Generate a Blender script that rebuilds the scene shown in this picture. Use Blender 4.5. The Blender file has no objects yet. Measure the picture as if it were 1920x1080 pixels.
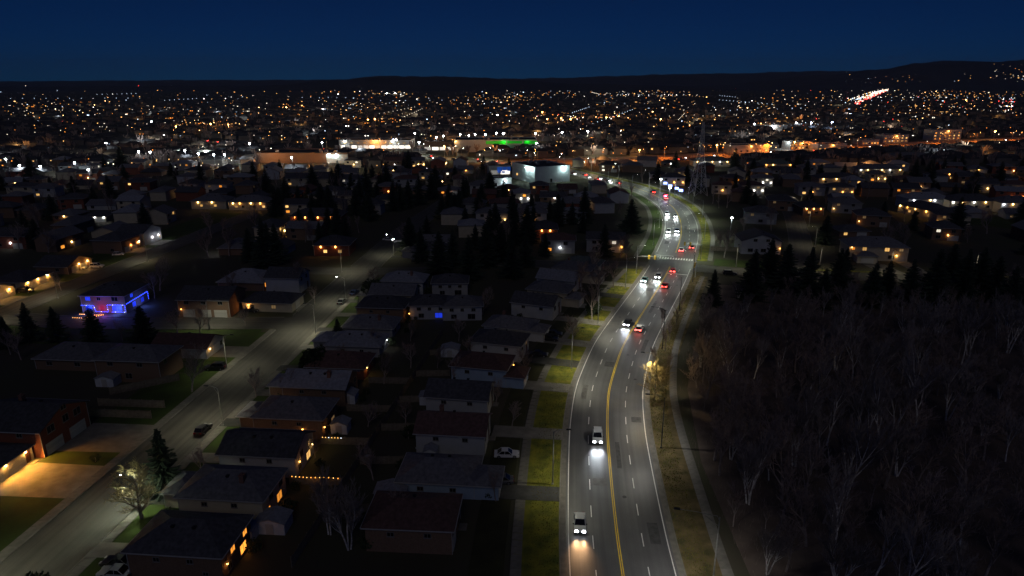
import bpy, math, random
from mathutils import Vector
R = math.radians
random.seed(7)
S = bpy.context.scene
COL = S.collection

# ------------------------------------------------------------------ camera
FPX, CAMH, PITCH = 1251.0, 65.6, R(17.3)
cam = bpy.data.objects.new('camera', bpy.data.cameras.new('camera'))
COL.objects.link(cam)
cam.location = (0, 0, CAMH)
cam.rotation_euler = (R(90) - PITCH, 0, 0)
cam.data.sensor_width = 36
cam.data.lens = 36 * FPX / 1920
cam.data.clip_start = 1
cam.data.clip_end = 40000
S.camera = cam
# ------------------------------------------------------------------ sky and dusk light
SUN_EL, SUN_AZ = R(42), R(180)
w = bpy.data.worlds.new('World'); S.world = w; w.use_nodes = True
nt = w.node_tree
bg = nt.nodes['Background']
sky = nt.nodes.new('ShaderNodeTexSky')
sky.sky_type = 'NISHITA'; sky.sun_disc = False
sky.sun_elevation = SUN_EL; sky.sun_rotation = SUN_AZ
sky.air_density = 0.5; sky.dust_density = 0.0; sky.ozone_density = 10.0
tint = nt.nodes.new('ShaderNodeMix'); tint.data_type = 'RGBA'; tint.blend_type = 'MULTIPLY'      # night-blue air
tint.inputs['Factor'].default_value = 1.0; tint.inputs['B'].default_value = (0.006, 0.072, 0.156, 1)
nt.links.new(sky.outputs[0], tint.inputs['A']); nt.links.new(tint.outputs['Result'], bg.inputs[0])
bg.inputs[1].default_value = 0.05
sun = bpy.data.objects.new('sun', bpy.data.lights.new('sun', 'SUN'))
COL.objects.link(sun)
sun.data.energy = 0.105; sun.data.angle = R(25); sun.data.color = (1.0, 0.9, 0.88)
sun.rotation_euler = (R(48), 0, 0)          # last glow behind the camera
S.view_settings.view_transform = 'Standard'
S.view_settings.look = 'None'
S.view_settings.exposure = 0.0
S.view_settings.gamma = 1.0
S.cycles.use_denoising = True
S.cycles.max_bounces = 4
S.cycles.diffuse_bounces = 2
S.cycles.glossy_bounces = 2
S.cycles.sample_clamp_indirect = 3.0

# ------------------------------------------------------------------ helpers
_c, _s = math.cos(PITCH), math.sin(PITCH)
def G(px, py, z=0.0):
    """photo pixel -> point of the ground plane (1920x1080 pixels)"""
    u = (px - 960) / FPX; v = (py - 540) / FPX
    d = (u, _c - v * _s, -_s - v * _c)
    t = (z - CAMH) / d[2]
    return Vector((d[0] * t, d[1] * t, z))

MATS = {}
def mat(name, col, rough=0.85, var=0.25, scale=3.0, bump=0.0, col2=None, rnd=0.0, metal=0.0, detail=4.0, spec=0.3, coords='Object'):
    if name in MATS: return MATS[name]
    m = bpy.data.materials.new(name); m.use_nodes = True
    n = m.node_tree; b = n.nodes['Principled BSDF']
    b.inputs['Roughness'].default_value = rough
    b.inputs['Metallic'].default_value = metal
    b.inputs['Specular IOR Level'].default_value = spec
    tc = n.nodes.new('ShaderNodeTexCoord')
    no = n.nodes.new('ShaderNodeTexNoise'); no.inputs['Scale'].default_value = scale
    no.inputs['Detail'].default_value = detail
    n.links.new(tc.outputs[coords], no.inputs['Vector'])
    mx = n.nodes.new('ShaderNodeMix'); mx.data_type = 'RGBA'
    c2 = col2 or tuple(max(0, c * (1 - var)) for c in col)
    c1 = col if col2 else tuple(min(1, c * (1 + var)) for c in col)
    mx.inputs['A'].default_value = (*c1, 1); mx.inputs['B'].default_value = (*c2, 1)
    mr = n.nodes.new('ShaderNodeMapRange')
    mr.inputs['From Min'].default_value = 0.32; mr.inputs['From Max'].default_value = 0.68
    n.links.new(no.outputs['Fac'], mr.inputs['Value'])
    n.links.new(mr.outputs['Result'], mx.inputs['Factor'])
    out = mx.outputs['Result']
    if rnd:
        oi = n.nodes.new('ShaderNodeObjectInfo')
        m2 = n.nodes.new('ShaderNodeMapRange')
        m2.inputs['To Min'].default_value = 1 - rnd; m2.inputs['To Max'].default_value = 1 + rnd
        n.links.new(oi.outputs['Random'], m2.inputs['Value'])
        hs = n.nodes.new('ShaderNodeHueSaturation')
        n.links.new(m2.outputs['Result'], hs.inputs['Value'])
        n.links.new(out, hs.inputs['Color']); out = hs.outputs['Color']
    n.links.new(out, b.inputs['Base Color'])
    if bump:
        n2 = n.nodes.new('ShaderNodeTexNoise'); n2.inputs['Scale'].default_value = scale * 6
        n2.inputs['Detail'].default_value = 6
        n.links.new(tc.outputs[coords], n2.inputs['Vector'])
        bp = n.nodes.new('ShaderNodeBump'); bp.inputs['Strength'].default_value = bump
        bp.inputs['Distance'].default_value = 0.05
        n.links.new(n2.outputs['Fac'], bp.inputs['Height'])
        n.links.new(bp.outputs['Normal'], b.inputs['Normal'])
    MATS[name] = m
    return m

def emat(name, col, strength, sample=False, rnd=0.0):
    if name in MATS: return MATS[name]
    m = bpy.data.materials.new(name); m.use_nodes = True
    n = m.node_tree; b = n.nodes['Principled BSDF']
    b.inputs['Base Color'].default_value = (*[min(.8, c) for c in col], 1)
    b.inputs['Emission Color'].default_value = (*col, 1)
    b.inputs['Emission Strength'].default_value = strength
    if rnd:
        tc = n.nodes.new('ShaderNodeTexCoord')
        no = n.nodes.new('ShaderNodeTexNoise'); no.inputs['Scale'].default_value = 1.7
        n.links.new(tc.outputs['Object'], no.inputs['Vector'])
        oi = n.nodes.new('ShaderNodeObjectInfo')
        ad = n.nodes.new('ShaderNodeMath'); ad.operation = 'MULTIPLY'
        n.links.new(no.outputs['Fac'], ad.inputs[0]); n.links.new(oi.outputs['Random'], ad.inputs[1])
        mr = n.nodes.new('ShaderNodeMapRange')
        mr.inputs['From Max'].default_value = 0.6
        mr.inputs['To Min'].default_value = strength * (1 - rnd); mr.inputs['To Max'].default_value = strength * (1 + rnd)
        n.links.new(ad.outputs[0], mr.inputs['Value'])
        n.links.new(mr.outputs['Result'], b.inputs['Emission Strength'])
    m.cycles.emission_sampling = 'AUTO' if sample else 'NONE'
    MATS[name] = m
    return m

class MB:
    def __init__(s): s.v = []; s.f = []; s.m = []
    def face(s, pts, mi=0):
        i = len(s.v); s.v += [tuple(p) for p in pts]; s.f.append(tuple(range(i, i + len(pts)))); s.m.append(mi)
    def box(s, x0, x1, y0, y1, z0, z1, mi=0):
        i = len(s.v)
        s.v += [(x0,y0,z0),(x1,y0,z0),(x1,y1,z0),(x0,y1,z0),(x0,y0,z1),(x1,y0,z1),(x1,y1,z1),(x0,y1,z1)]
        for q in ((3,2,1,0),(4,5,6,7),(0,1,5,4),(1,2,6,5),(2,3,7,6),(3,0,4,7)):
            s.f.append(tuple(i + k for k in q)); s.m.append(mi)
    def prism(s, pts, axis, a, b, mi=0):
        """closed outline pts (2-D) pushed along axis x or y or z from a to b"""
        def mk(p, t): return {'x': (t, p[0], p[1]), 'y': (p[0], t, p[1]), 'z': (p[0], p[1], t)}[axis]
        n = len(pts); i = len(s.v)
        s.v += [mk(p, a) for p in pts] + [mk(p, b) for p in pts]
        s.f.append(tuple(range(i + n - 1, i - 1, -1))); s.f.append(tuple(range(i + n, i + 2 * n)))
        s.m += [mi, mi]
        for k in range(n):
            j = (k + 1) % n
            s.f.append((i + k, i + j, i + n + j, i + n + k)); s.m.append(mi)
    def tube(s, pts, rads, n=6, mi=0, cap=True):
        rings = []
        for k, p in enumerate(pts):
            p = Vector(p)
            a = Vector(pts[max(0, k - 1)]); b = Vector(pts[min(len(pts) - 1, k + 1)])
            t = (b - a)
            if t.length < 1e-6: t = Vector((0, 0, 1))
            t.normalize()
            u = t.cross(Vector((0, 0, 1)) if abs(t.z) < .9 else Vector((1, 0, 0))); u.normalize()
            q = t.cross(u)
            i = len(s.v)
            for j in range(n):
                an = 2 * math.pi * j / n
                s.v.append(tuple(p + (u * math.cos(an) + q * math.sin(an)) * rads[k]))
            rings.append(i)
        for a, b in zip(rings, rings[1:]):
            for j in range(n):
                s.f.append((a + j, a + (j + 1) % n, b + (j + 1) % n, b + j)); s.m.append(mi)
        if cap and n > 2:
            s.f.append(tuple(rings[0] + j for j in range(n))); s.m.append(mi)
            s.f.append(tuple(rings[-1] + j for j in reversed(range(n)))); s.m.append(mi)
    def lathe(s, prof, n=10, mi=0, c=(0, 0, 0)):
        s.tube([(c[0], c[1], c[2] + z) for r, z in prof], [max(r, .001) for r, z in prof], n, mi)
    def mesh(s, name, mats, smooth=False):
        me = bpy.data.meshes.new(name)
        me.from_pydata(s.v, [], s.f)
        for m in mats: me.materials.append(m)
        if len(mats) > 1: me.polygons.foreach_set('material_index', s.m)
        if smooth: me.polygons.foreach_set('use_smooth', [True] * len(me.polygons))
        me.update()
        return me

def obj(name, me, parent=None, loc=(0, 0, 0), rz=0.0, m=None):
    o = bpy.data.objects.new(name, me); COL.objects.link(o)
    o.location = loc
    if rz: o.rotation_euler = (0, 0, rz)
    if parent is not None: o.parent = parent
    if m is not None and me is not None:
        o.material_slots[0].link = 'OBJECT'; o.material_slots[0].material = m
    return o
def build(name, mb, m, parent=None, loc=(0, 0, 0), rz=0.0, smooth=False):
    return obj(name, mb.mesh(name, m if isinstance(m, list) else [m], smooth), parent, loc, rz)
def tag(o, label, cat, group=None):
    o['label'] = label; o['category'] = cat
    if group: o['group'] = group
    return o
def struct(o): o['kind'] = 'structure'; return o
def stuff(o, label=None, cat=None):
    o['kind'] = 'stuff'
    if label: o['label'] = label; o['category'] = cat
    return o
def thing(name, label, cat, loc=(0, 0, 0), rz=0.0, group=None):
    return tag(obj(name, None, None, loc, rz), label, cat, group)
def copy_tree(o, parent=None, loc=None, rz=None, sc=None):
    c = o.copy(); COL.objects.link(c); c.parent = parent
    if loc is not None: c.location = loc
    if rz is not None: c.rotation_euler = (0, 0, rz)
    if sc is not None: c.scale = (sc, sc, sc) if not isinstance(sc, tuple) else sc
    for ch in list(o.children): copy_tree(ch, c)
    return c
LD = {}
def lamp_light(kind, power, col, parent, loc, size=0.15, spot=None, rot=None, blend=0.6):
    k = (kind, power, col, size, spot, blend)
    if k not in LD:
        l = bpy.data.lights.new('lamp_light', kind); l.energy = power; l.color = col; l.shadow_soft_size = size
        if spot: l.spot_size = spot; l.spot_blend = blend
        LD[k] = l
    o = bpy.data.objects.new('lamp_light', LD[k]); COL.objects.link(o); o.parent = parent; o.location = loc
    if rot: o.rotation_euler = rot
    return o

# ------------------------------------------------------------------ materials
def road_mat(name, c_dark, c_mid, c_light, rough, spec):
    """worn asphalt: fine grain, long wheel-track streaks, patches and tar seams; uv = metres across and along"""
    m = bpy.data.materials.new(name); m.use_nodes = True; n = m.node_tree; b = n.nodes['Principled BSDF']
    tc = n.nodes.new('ShaderNodeTexCoord')
    def noise(sx, sy, scale, detail):
        mp = n.nodes.new('ShaderNodeMapping'); mp.inputs['Scale'].default_value = (sx, sy, 1)
        n.links.new(tc.outputs['UV'], mp.inputs['Vector'])
        t = n.nodes.new('ShaderNodeTexNoise'); t.inputs['Scale'].default_value = scale; t.inputs['Detail'].default_value = detail
        n.links.new(mp.outputs[0], t.inputs['Vector']); return t.outputs['Fac']
    st = noise(1.1, .018, 1.0, 3); gr = noise(1, 1, .22, 6); fi = noise(1, 1, 6, 4)
    ad = n.nodes.new('ShaderNodeMath'); ad.operation = 'MULTIPLY_ADD'; ad.inputs[1].default_value = .55
    n.links.new(st, ad.inputs[0]); 
    m2 = n.nodes.new('ShaderNodeMath'); m2.operation = 'MULTIPLY_ADD'; m2.inputs[1].default_value = .3
    n.links.new(gr, m2.inputs[0])
    m3 = n.nodes.new('ShaderNodeMath'); m3.operation = 'MULTIPLY'; m3.inputs[1].default_value = .15
    n.links.new(fi, m3.inputs[0]); n.links.new(m3.outputs[0], m2.inputs[2]); n.links.new(m2.outputs[0], ad.inputs[2])
    cr = n.nodes.new('ShaderNodeValToRGB'); e = cr.color_ramp.elements
    e[0].position = .34; e[0].color = (*c_dark, 1); e[1].position = .68; e[1].color = (*c_light, 1); k = e.new(.5); k.color = (*c_mid, 1)
    n.links.new(ad.outputs[0], cr.inputs['Fac']); n.links.new(cr.outputs['Color'], b.inputs['Base Color'])
    b.inputs['Roughness'].default_value = rough; b.inputs['Specular IOR Level'].default_value = spec
    bp = n.nodes.new('ShaderNodeBump'); bp.inputs['Strength'].default_value = .25; bp.inputs['Distance'].default_value = .03
    n.links.new(fi, bp.inputs['Height']); n.links.new(bp.outputs['Normal'], b.inputs['Normal'])
    MATS[name] = m; return m
ASPH = road_mat('asphalt', (.05, .05, .053), (.076, .076, .079), (.115, .114, .114), .5, .5)
SASPH = road_mat('street_asphalt', (.06, .058, .052), (.09, .088, .08), (.125, .12, .105), .85, .25)
GUT = mat('gutter_concrete', (0.15, 0.14, 0.125), 0.9, 0.2, 0.8, 0.2)
CONC = mat('concrete', (0.17, 0.162, 0.145), 0.9, 0.2, 0.7, 0.2, rnd=0.12)
DRIVE = mat('driveway_concrete', (0.2, 0.19, 0.17), 0.9, 0.22, 0.5, 0.2, rnd=0.2)
DASPH = mat('driveway_asphalt', (0.05, 0.05, 0.05), 0.85, 0.25, 0.6, 0.2, rnd=0.2)
WHITEP = mat('road_paint_white', (0.72, 0.72, 0.7), 0.6, 0.12, 3)
YELP = mat('road_paint_yellow', (0.75, 0.5, 0.03), 0.6, 0.12, 3)
GROUND = mat('ground_soil', (0.068, 0.072, 0.038), 0.95, 0.4, 0.05, 0.4, col2=(0.066, 0.056, 0.042))
GRASS = mat('winter_grass', (0.2, 0.185, 0.02), 0.95, 0.3, 0.4, 0.9, col2=(0.065, 0.085, 0.012), detail=12)
GREEN = mat('green_grass', (0.05, 0.085, 0.015), 0.95, 0.3, 0.3, 0.7, col2=(0.035, 0.05, 0.012), detail=8)
DIRT = mat('verge_dirt', (0.17, 0.125, 0.06), 0.95, 0.4, 0.45, 0.8, col2=(0.06, 0.055, 0.018), detail=12)
SHADELAWN = mat('shade_lawn', (0.05, 0.05, 0.02), 0.95, 0.3, 0.3, 0.7, col2=(0.028, 0.03, 0.014), detail=8)  # darkness beyond the street lamps' cutoff is put into this grass colour
LITTER = mat('leaf_litter', (0.17, 0.13, 0.11), 0.95, 0.5, 0.25, 0.8, col2=(0.09, 0.07, 0.06), detail=9)
HILL = mat('hill_woods', (0.035, 0.04, 0.05), 1.0, 0.3, 0.004)
FOUND = mat('foundation', (0.25, 0.24, 0.23), 0.9, 0.15, 1.5)
WALLS = {
    'white': mat('white_siding', (0.43, 0.45, 0.48), 0.7, 0.06, 0.6, rnd=0.1),
    'cream': mat('cream_siding', (0.5, 0.45, 0.34), 0.75, 0.08, 0.6, rnd=0.1),
    'grey': mat('grey_siding', (0.3, 0.31, 0.33), 0.75, 0.08, 0.6, rnd=0.15),
    'brick': mat('red_brick', (0.24, 0.085, 0.055), 0.9, 0.2, 6, 0.3, rnd=0.15),
    'brown': mat('brown_brick', (0.2, 0.13, 0.09), 0.9, 0.2, 6, 0.3, rnd=0.15),
    'blue': mat('pale_blue_siding', (0.32, 0.42, 0.55), 0.75, 0.08, 0.6, rnd=0.08),
}
ROOFS = {
    'black': mat('charcoal_shingles', (0.075, 0.075, 0.084), 0.9, 0.3, 1.6, 0.5, rnd=0.15),
    'grey': mat('grey_shingles', (0.15, 0.15, 0.165), 0.9, 0.25, 1.6, 0.5, rnd=0.15),
    'pale': mat('pale_grey_shingles', (0.25, 0.26, 0.29), 0.9, 0.2, 1.6, 0.5, rnd=0.1),
    'red': mat('brown_red_shingles', (0.12, 0.07, 0.062), 0.9, 0.25, 1.6, 0.5, rnd=0.15),
    'green': mat('green_grey_shingles', (0.11, 0.135, 0.125), 0.9, 0.25, 1.6, 0.5, rnd=0.1),
}
TRIM = mat('white_trim', (0.4, 0.4, 0.4), 0.6, 0.06, 2)
WTRIM = mat('window_trim', (0.2, 0.19, 0.18), 0.6, 0.06, 2)
GDOOR = mat('white_garage_door', (0.5, 0.5, 0.48), 0.6, 0.06, 1.2, rnd=0.1)
DOORM = mat('painted_door', (0.12, 0.05, 0.04), 0.5, 0.1, 2, rnd=0.4)
GLASS = mat('dark_window_glass', (0.012, 0.014, 0.018), 0.08, 0.1, 2, spec=0.6)
BRICKC = mat('chimney_brick', (0.18, 0.1, 0.08), 0.9, 0.25, 5)
TOWERM = mat('tower_steel', (0.5, 0.5, 0.5), 0.6, 0.1, 4)
STEEL = mat('galvanised_steel', (0.3, 0.31, 0.32), 0.5, 0.15, 4, metal=0.6)
DSTEEL = mat('dark_steel', (0.05, 0.052, 0.055), 0.5, 0.2, 4, metal=0.4)
CPOLE = mat('concrete_pole', (0.28, 0.28, 0.27), 0.85, 0.15, 2)
WPOLE = mat('wooden_pole', (0.11, 0.08, 0.06), 0.9, 0.25, 2)
FENCE = mat('weathered_fence_wood', (0.2, 0.17, 0.13), 0.9, 0.25, 1.5, rnd=0.12)
SHED = mat('shed_paint', (0.5, 0.54, 0.6), 0.7, 0.1, 1, rnd=0.15)
BARK = mat('bark', (0.28, 0.235, 0.22), 0.95, 0.3, 2, 0.4, rnd=0.2)
TWIG = mat('twig_bark', (0.28, 0.22, 0.2), 0.95, 0.3, 1.5, rnd=0.25)
BIRCH = mat('birch_bark', (0.68, 0.65, 0.62), 0.8, 0.35, 2.5, 0.3, rnd=0.15)
WTWIG = mat('pale_twig_bark', (0.28, 0.245, 0.235), 0.95, 0.3, 1.5, rnd=0.25)
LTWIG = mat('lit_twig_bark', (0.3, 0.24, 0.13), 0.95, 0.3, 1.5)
NEEDLE = mat('spruce_needles', (0.03, 0.045, 0.03), 0.9, 0.35, 1.2, rnd=0.25)
LEAF = mat('evergreen_leaves', (0.035, 0.05, 0.022), 0.9, 0.4, 1.5, rnd=0.2)
TYRE = mat('tyre_rubber', (0.015, 0.015, 0.015), 0.9, 0.2, 3)
RIM = mat('alloy_rim', (0.4, 0.4, 0.42), 0.35, 0.1, 3, metal=0.8)
CARGLASS = mat('car_glass', (0.01, 0.011, 0.013), 0.05, 0.1, 2, spec=0.8)
PLASTIC = mat('black_plastic', (0.02, 0.02, 0.02), 0.6, 0.2, 3)
PAINT = {k: mat(k + '_car_paint', c, 0.28, 0.04, 2, spec=0.6) for k, c in {
    'silver': (0.42, 0.44, 0.46), 'white': (0.75, 0.75, 0.75), 'black': (0.015, 0.015, 0.018),
    'blue': (0.03, 0.06, 0.16), 'red': (0.3, 0.02, 0.02), 'grey': (0.12, 0.125, 0.13), 'teal': (0.1, 0.25, 0.26)}.items()}
LIT = {
    'warm': emat('lit_window_warm', (1.0, 0.55, 0.16), 1.3, rnd=0.7),
    'orange': emat('lit_window_orange', (1.0, 0.34, 0.04), 1.3, rnd=0.6),
    'white': emat('lit_window_white', (1.0, 0.9, 0.7), 1.2, rnd=0.7),
    'blue': emat('lit_window_blue', (0.02, 0.06, 1.0), .7, rnd=0.5),
    'dim': emat('lit_window_dim', (1.0, 0.6, 0.25), 0.12, rnd=0.8),
}
GLOBE = {
    'warm': emat('porch_globe_warm', (1.0, 0.62, 0.22), 14),
    'orange': emat('porch_globe_orange', (1.0, 0.42, 0.08), 12),
    'white': emat('porch_globe_white', (0.95, 0.97, 1.0), 16),
    'blue': emat('bulb_blue', (0.04, 0.08, 1.0), 6),
}
STRB = {'warm': emat('string_bulb_warm', (1.0, .5, .12), 4), 'orange': emat('string_bulb_orange', (1.0, .36, .05), 4), 'white': emat('string_bulb_white', (.7, .8, 1.0), 4), 'blue': emat('string_bulb_blue', (.03, .07, 1.0), 6)}
LCOL = {'warm': (1.0, 0.46, 0.09), 'orange': (1.0, 0.42, 0.1), 'white': (0.95, 0.97, 1.0), 'blue': (0.1, 0.18, 1.0), 'red': (1.0, 0.08, 0.06)}
LENS = emat('lamp_lens_white', (0.95, 1.0, 0.95), 40)
LENSO = emat('lamp_lens_sodium', (1.0, 0.45, 0.1), 30)
FLOOD = emat('floodlight_lens', (0.85, 0.95, 1.0), 60)
HEADON = emat('headlight_lit', (0.9, 0.95, 1.0), 24)
HEADOFF = mat('headlight_off', (0.5, 0.52, 0.55), 0.15, 0.05, 3)
TAILON = emat('tail_light_lit', (1.0, 0.04, 0.03), 25)
TAILOFF = mat('tail_light_off', (0.15, 0.01, 0.01), 0.25, 0.1, 3)

# ------------------------------------------------------------------ paths
class Path:
    def __init__(s, pts, step=1.0):
        P = [Vector((p[0], p[1])) for p in pts]
        out = []
        for i in range(len(P) - 1):
            p0 = P[max(0, i - 1)]; p1 = P[i]; p2 = P[i + 1]; p3 = P[min(len(P) - 1, i + 2)]
            n = max(2, int((p2 - p1).length / step))
            for k in range(n):
                t = k / n
                out.append(0.5 * ((2 * p1) + (p2 - p0) * t + (2 * p0 - 5 * p1 + 4 * p2 - p3) * t * t + (3 * p1 - p0 - 3 * p2 + p3) * t ** 3))
        out.append(P[-1])
        s.p = out; s.s = [0.0]
        for a, b in zip(out, out[1:]): s.s.append(s.s[-1] + (b - a).length)
        s.L = s.s[-1]
    def at(s, d, off=0.0):
        d = min(max(d, 0), s.L - 1e-4)
        lo, hi = 0, len(s.s) - 1
        while hi - lo > 1:
            m = (lo + hi) // 2
            if s.s[m] <= d: lo = m
            else: hi = m
        t = (d - s.s[lo]) / max(1e-6, s.s[hi] - s.s[lo])
        p = s.p[lo].lerp(s.p[hi], t)
        a = s.p[max(0, lo - 2)]; b = s.p[min(len(s.p) - 1, hi + 2)]
        tg = (b - a).normalized()
        nr = Vector((tg.y, -tg.x))          # to the right of travel
        q = p + nr * off
        return Vector((q.x, q.y, 0)), math.atan2(tg.y, tg.x)
    def near(s, x, y):
        best = min(range(len(s.p)), key=lambda i: (s.p[i].x - x) ** 2 + (s.p[i].y - y) ** 2)
        d = s.s[best]; q, an = s.at(d)
        nr = Vector((math.sin(an), -math.cos(an)))
        return d, (x - q.x) * nr.x + (y - q.y) * nr.y
    def dist(s, x, y):
        return min(math.hypot(q.x - x, q.y - y) for q in s.p[::4])

def strip(name, path, o0, o1, z, m, s0=0, s1=None, step=2.0, parent=None, thick=0.0):
    s1 = path.L if s1 is None else s1
    n = max(1, int((s1 - s0) / step)); mb = MB()
    for i in range(n + 1):
        d = s0 + (s1 - s0) * i / n
        for o in (o0, o1):
            q, _ = path.at(d, o); mb.v.append((q.x, q.y, z))
    for i in range(n):
        a = 2 * i; mb.f.append((a, a + 1, a + 3, a + 2)); mb.m.append(0)
    if thick:
        b0 = len(mb.v); mb.v += [(x, y, q - thick) for x, y, q in mb.v[:b0]]
        for i in range(n):
            a = 2 * i; mb.f += [(a, a + 2, a + 2 + b0, a + b0), (a + 1, a + 1 + b0, a + 3 + b0, a + 3)]; mb.m += [0, 0]
        e = 2 * n
        mb.f += [(0, b0, b0 + 1, 1), (e, e + 1, b0 + e + 1, b0 + e)]; mb.m += [0, 0]
    o = build(name, mb, m, parent)
    uv = o.data.uv_layers.new(name='UVMap')
    vals = []
    for li in o.data.loops:
        vi = li.vertex_index % (2 * (n + 1))
        vals += [(o0, o1)[vi % 2], s0 + (s1 - s0) * (vi // 2) / n]
    uv.data.foreach_set('uv', vals)
    return o

MAIN = Path([(13.5, 25), (14.2, 50), (15.4, 76.4), (16.1, 88.1), (17.5, 104.7), (18.9, 118.1), (21.1, 132.2), (23.8, 143.4), (28.6, 159.8),
             (34.4, 175.4), (41.8, 194.1), (49.5, 213.6), (58.2, 237), (67.7, 265.7), (75.2, 290.4), (82, 319.7), (86.2, 347.6), (87.1, 366.5),
             (85.2, 397), (78.4, 427), (68.5, 452), (57.5, 475), (46, 500), (34, 522), (14, 547), (-46, 583), (-108, 622), (-300, 735), (-520, 860)])
def XA(y): return -67.5 + (y - 76) * 0.085
STA = Path([(XA(30), 30), (XA(120), 120), (XA(200), 200), (XA(280), 280), (-44, 330), (-36, 380)])
STB = Path([(-158, 110), (-150, 184), (-142, 261), (-134, 340)])
STC = Path([(XA(177), 177.5), (-95, 177), (-125, 178), (-149, 182)])
STD = Path([(-95, 233), (-70, 231.5), (-50, 231), (-28, 232)])
STE = Path([(-20, 246), (10, 241), (35, 240), (57.5, 238), (80, 231), (102, 227), (126, 223.5), (170, 217), (300, 200)])
STF = Path([(101, 228), (110, 245), (117, 262), (131, 300), (146, 345), (160, 400)])
CROSS = Path([(-30, 566), (30, 562), (133, 583), (275, 650), (420, 710), (563, 768), (900, 900)])
FARRD = Path([tuple(G(a, b)[:2]) for a, b in ((1598, 196), (1622, 184), (1650, 173), (1680, 165), (1708, 160))])
STREETS = [(STA, 5.5), (STB, 4.8), (STC, 4.6), (STD, 4.6), (STE, 5.0), (STF, 4.4)]

# ------------------------------------------------------------------ ground, roads
mb = MB(); mb.face([(-14000, -400, 0), (14000, -400, 0), (14000, 16000, 0), (-14000, 16000, 0)])
struct(build('ground', mb, GROUND))

road = struct(strip('arterial_road', MAIN, -8.6, 8.6, 0.02, ASPH, thick=0.02))
for sgn in (-1, 1):
    a, b = (7.75, 8.6) if sgn > 0 else (-8.6, -7.75)
    strip('gutter', MAIN, a, b, 0.024, GUT, parent=road, s1=760)
    a, b = (7.25, 7.4) if sgn > 0 else (-7.4, -7.25)
    for s0, s1 in ((20, 218), (240, 640)):
        strip('edge_line', MAIN, a, b, 0.025, WHITEP, s0, s1, parent=road)
for o in (-0.2, 0.08):
    for s0, s1 in ((20, 219), (241, 760)):
        strip('centre_line', MAIN, o, o + 0.13, 0.025, YELP, s0, s1, parent=road)
dash = MB(); dash.box(-1.5, 1.5, -0.07, 0.07, 0, 0.004)
dashme = dash.mesh('lane_dash', [WHITEP])
DASH0 = MAIN.near(*G(1103, 788)[:2])[0]
for o in (-3.7, 3.7):
    d = DASH0 - 7.4 * 12 + (1.0 if o > 0 else 0)
    while d < 560:
        if d > 22 and not (220 < d < 240):
            q, an = MAIN.at(d, o); obj('lane_dash', dashme, road, (q.x, q.y, 0.0205), an)
        d += 7.4
mh = MB(); mh.lathe([(.36, 0), (.36, .006)], 14); mhm = mh.mesh('manhole_cover', [mat('cast_iron', (.03, .03, .032), .55, .3, 5)])
for d_, o_ in ((70, 1.9), (92, -2.1), (117, 5.2), (131, 2.0), (158, -5.4), (176, 1.8), (196, 5.4), (262, -2), (301, 2)):
    q, an = MAIN.at(d_, o_); obj('manhole_cover', mhm, road, (q.x, q.y, .0202), an)
PATCH = [mat('tar_patch', (.058, .058, .06), .7, .3, 1.2, .3), mat('pale_patch', (.098, .097, .095), .75, .2, 1.0, .3)]
for k, (d_, o_, l_, w_) in enumerate(((61, 5.6, 5, 1.6), (74, -2, 2.2, 2.4), (83, 1.7, 9, .8), (97, 5.8, 2.2, 2), (108, -5.3, 7, 1.2), (124, -1.6, 3, 2.2), (139, 5.2, 8, 1.0), (151, -5.6, 3, 2.6), (170, 1.9, 10, .9), (188, -2.2, 4, 2), (205, 5.4, 6, 1.6), (258, -5, 6, 1.8), (290, 2, 8, 1.2))):
    pm = MB(); pm.box(-l_ / 2, l_ / 2, -w_ / 2, w_ / 2, 0, .0012); q, an = MAIN.at(d_, o_); build('asphalt_patch', pm, PATCH[k % 3 == 1], road, (q.x, q.y, .0202), an)
# crosswalk ladder and stop line at the crossing
XD = MAIN.near(57.5, 238)[0]
bar = MB(); bar.box(-1.4, 1.4, -0.24, 0.24, 0, 0.004); barme = bar.mesh('crosswalk_bar', [WHITEP])
for k in range(15):
    q, an = MAIN.at(XD + 11.5, -7.0 + k * 1.0); obj('crosswalk_bar', barme, road, (q.x, q.y, 0.0205), an)
bar = MB(); bar.box(-0.25, 0.25, -3.5, 3.5, 0, 0.004); sl = bar.mesh('stop_line', [WHITEP])
q, an = MAIN.at(XD + 15, -3.7); obj('stop_line', sl, road, (q.x, q.y, 0.0205), an)
q, an = MAIN.at(XD - 10, 3.7); obj('stop_line', sl, road, (q.x, q.y, 0.0205), an)

names = ['residential_street', 'residential_street', 'side_street', 'side_street', 'cross_street', 'side_street']
for k, (pth, hw) in enumerate(STREETS):
    z = 0.008 + 0.0015 * k
    o = struct(strip(names[k], pth, -hw, hw, z, SASPH, thick=0.008))
o = struct(strip('cross_avenue', CROSS, -8, 8, 0.012, ASPH))
struct(strip('light_catch_strip', CROSS, -34, -9, 0.016, DRIVE, 60, 760, step=8)); struct(strip('light_catch_strip', CROSS, 9, 20, 0.018, DRIVE, 180, 760, step=8))  # pale concrete strips added to catch the avenue lamps' light
struct(strip('far_avenue', FARRD, -12, 12, 0.012, ASPH, step=10))

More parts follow.
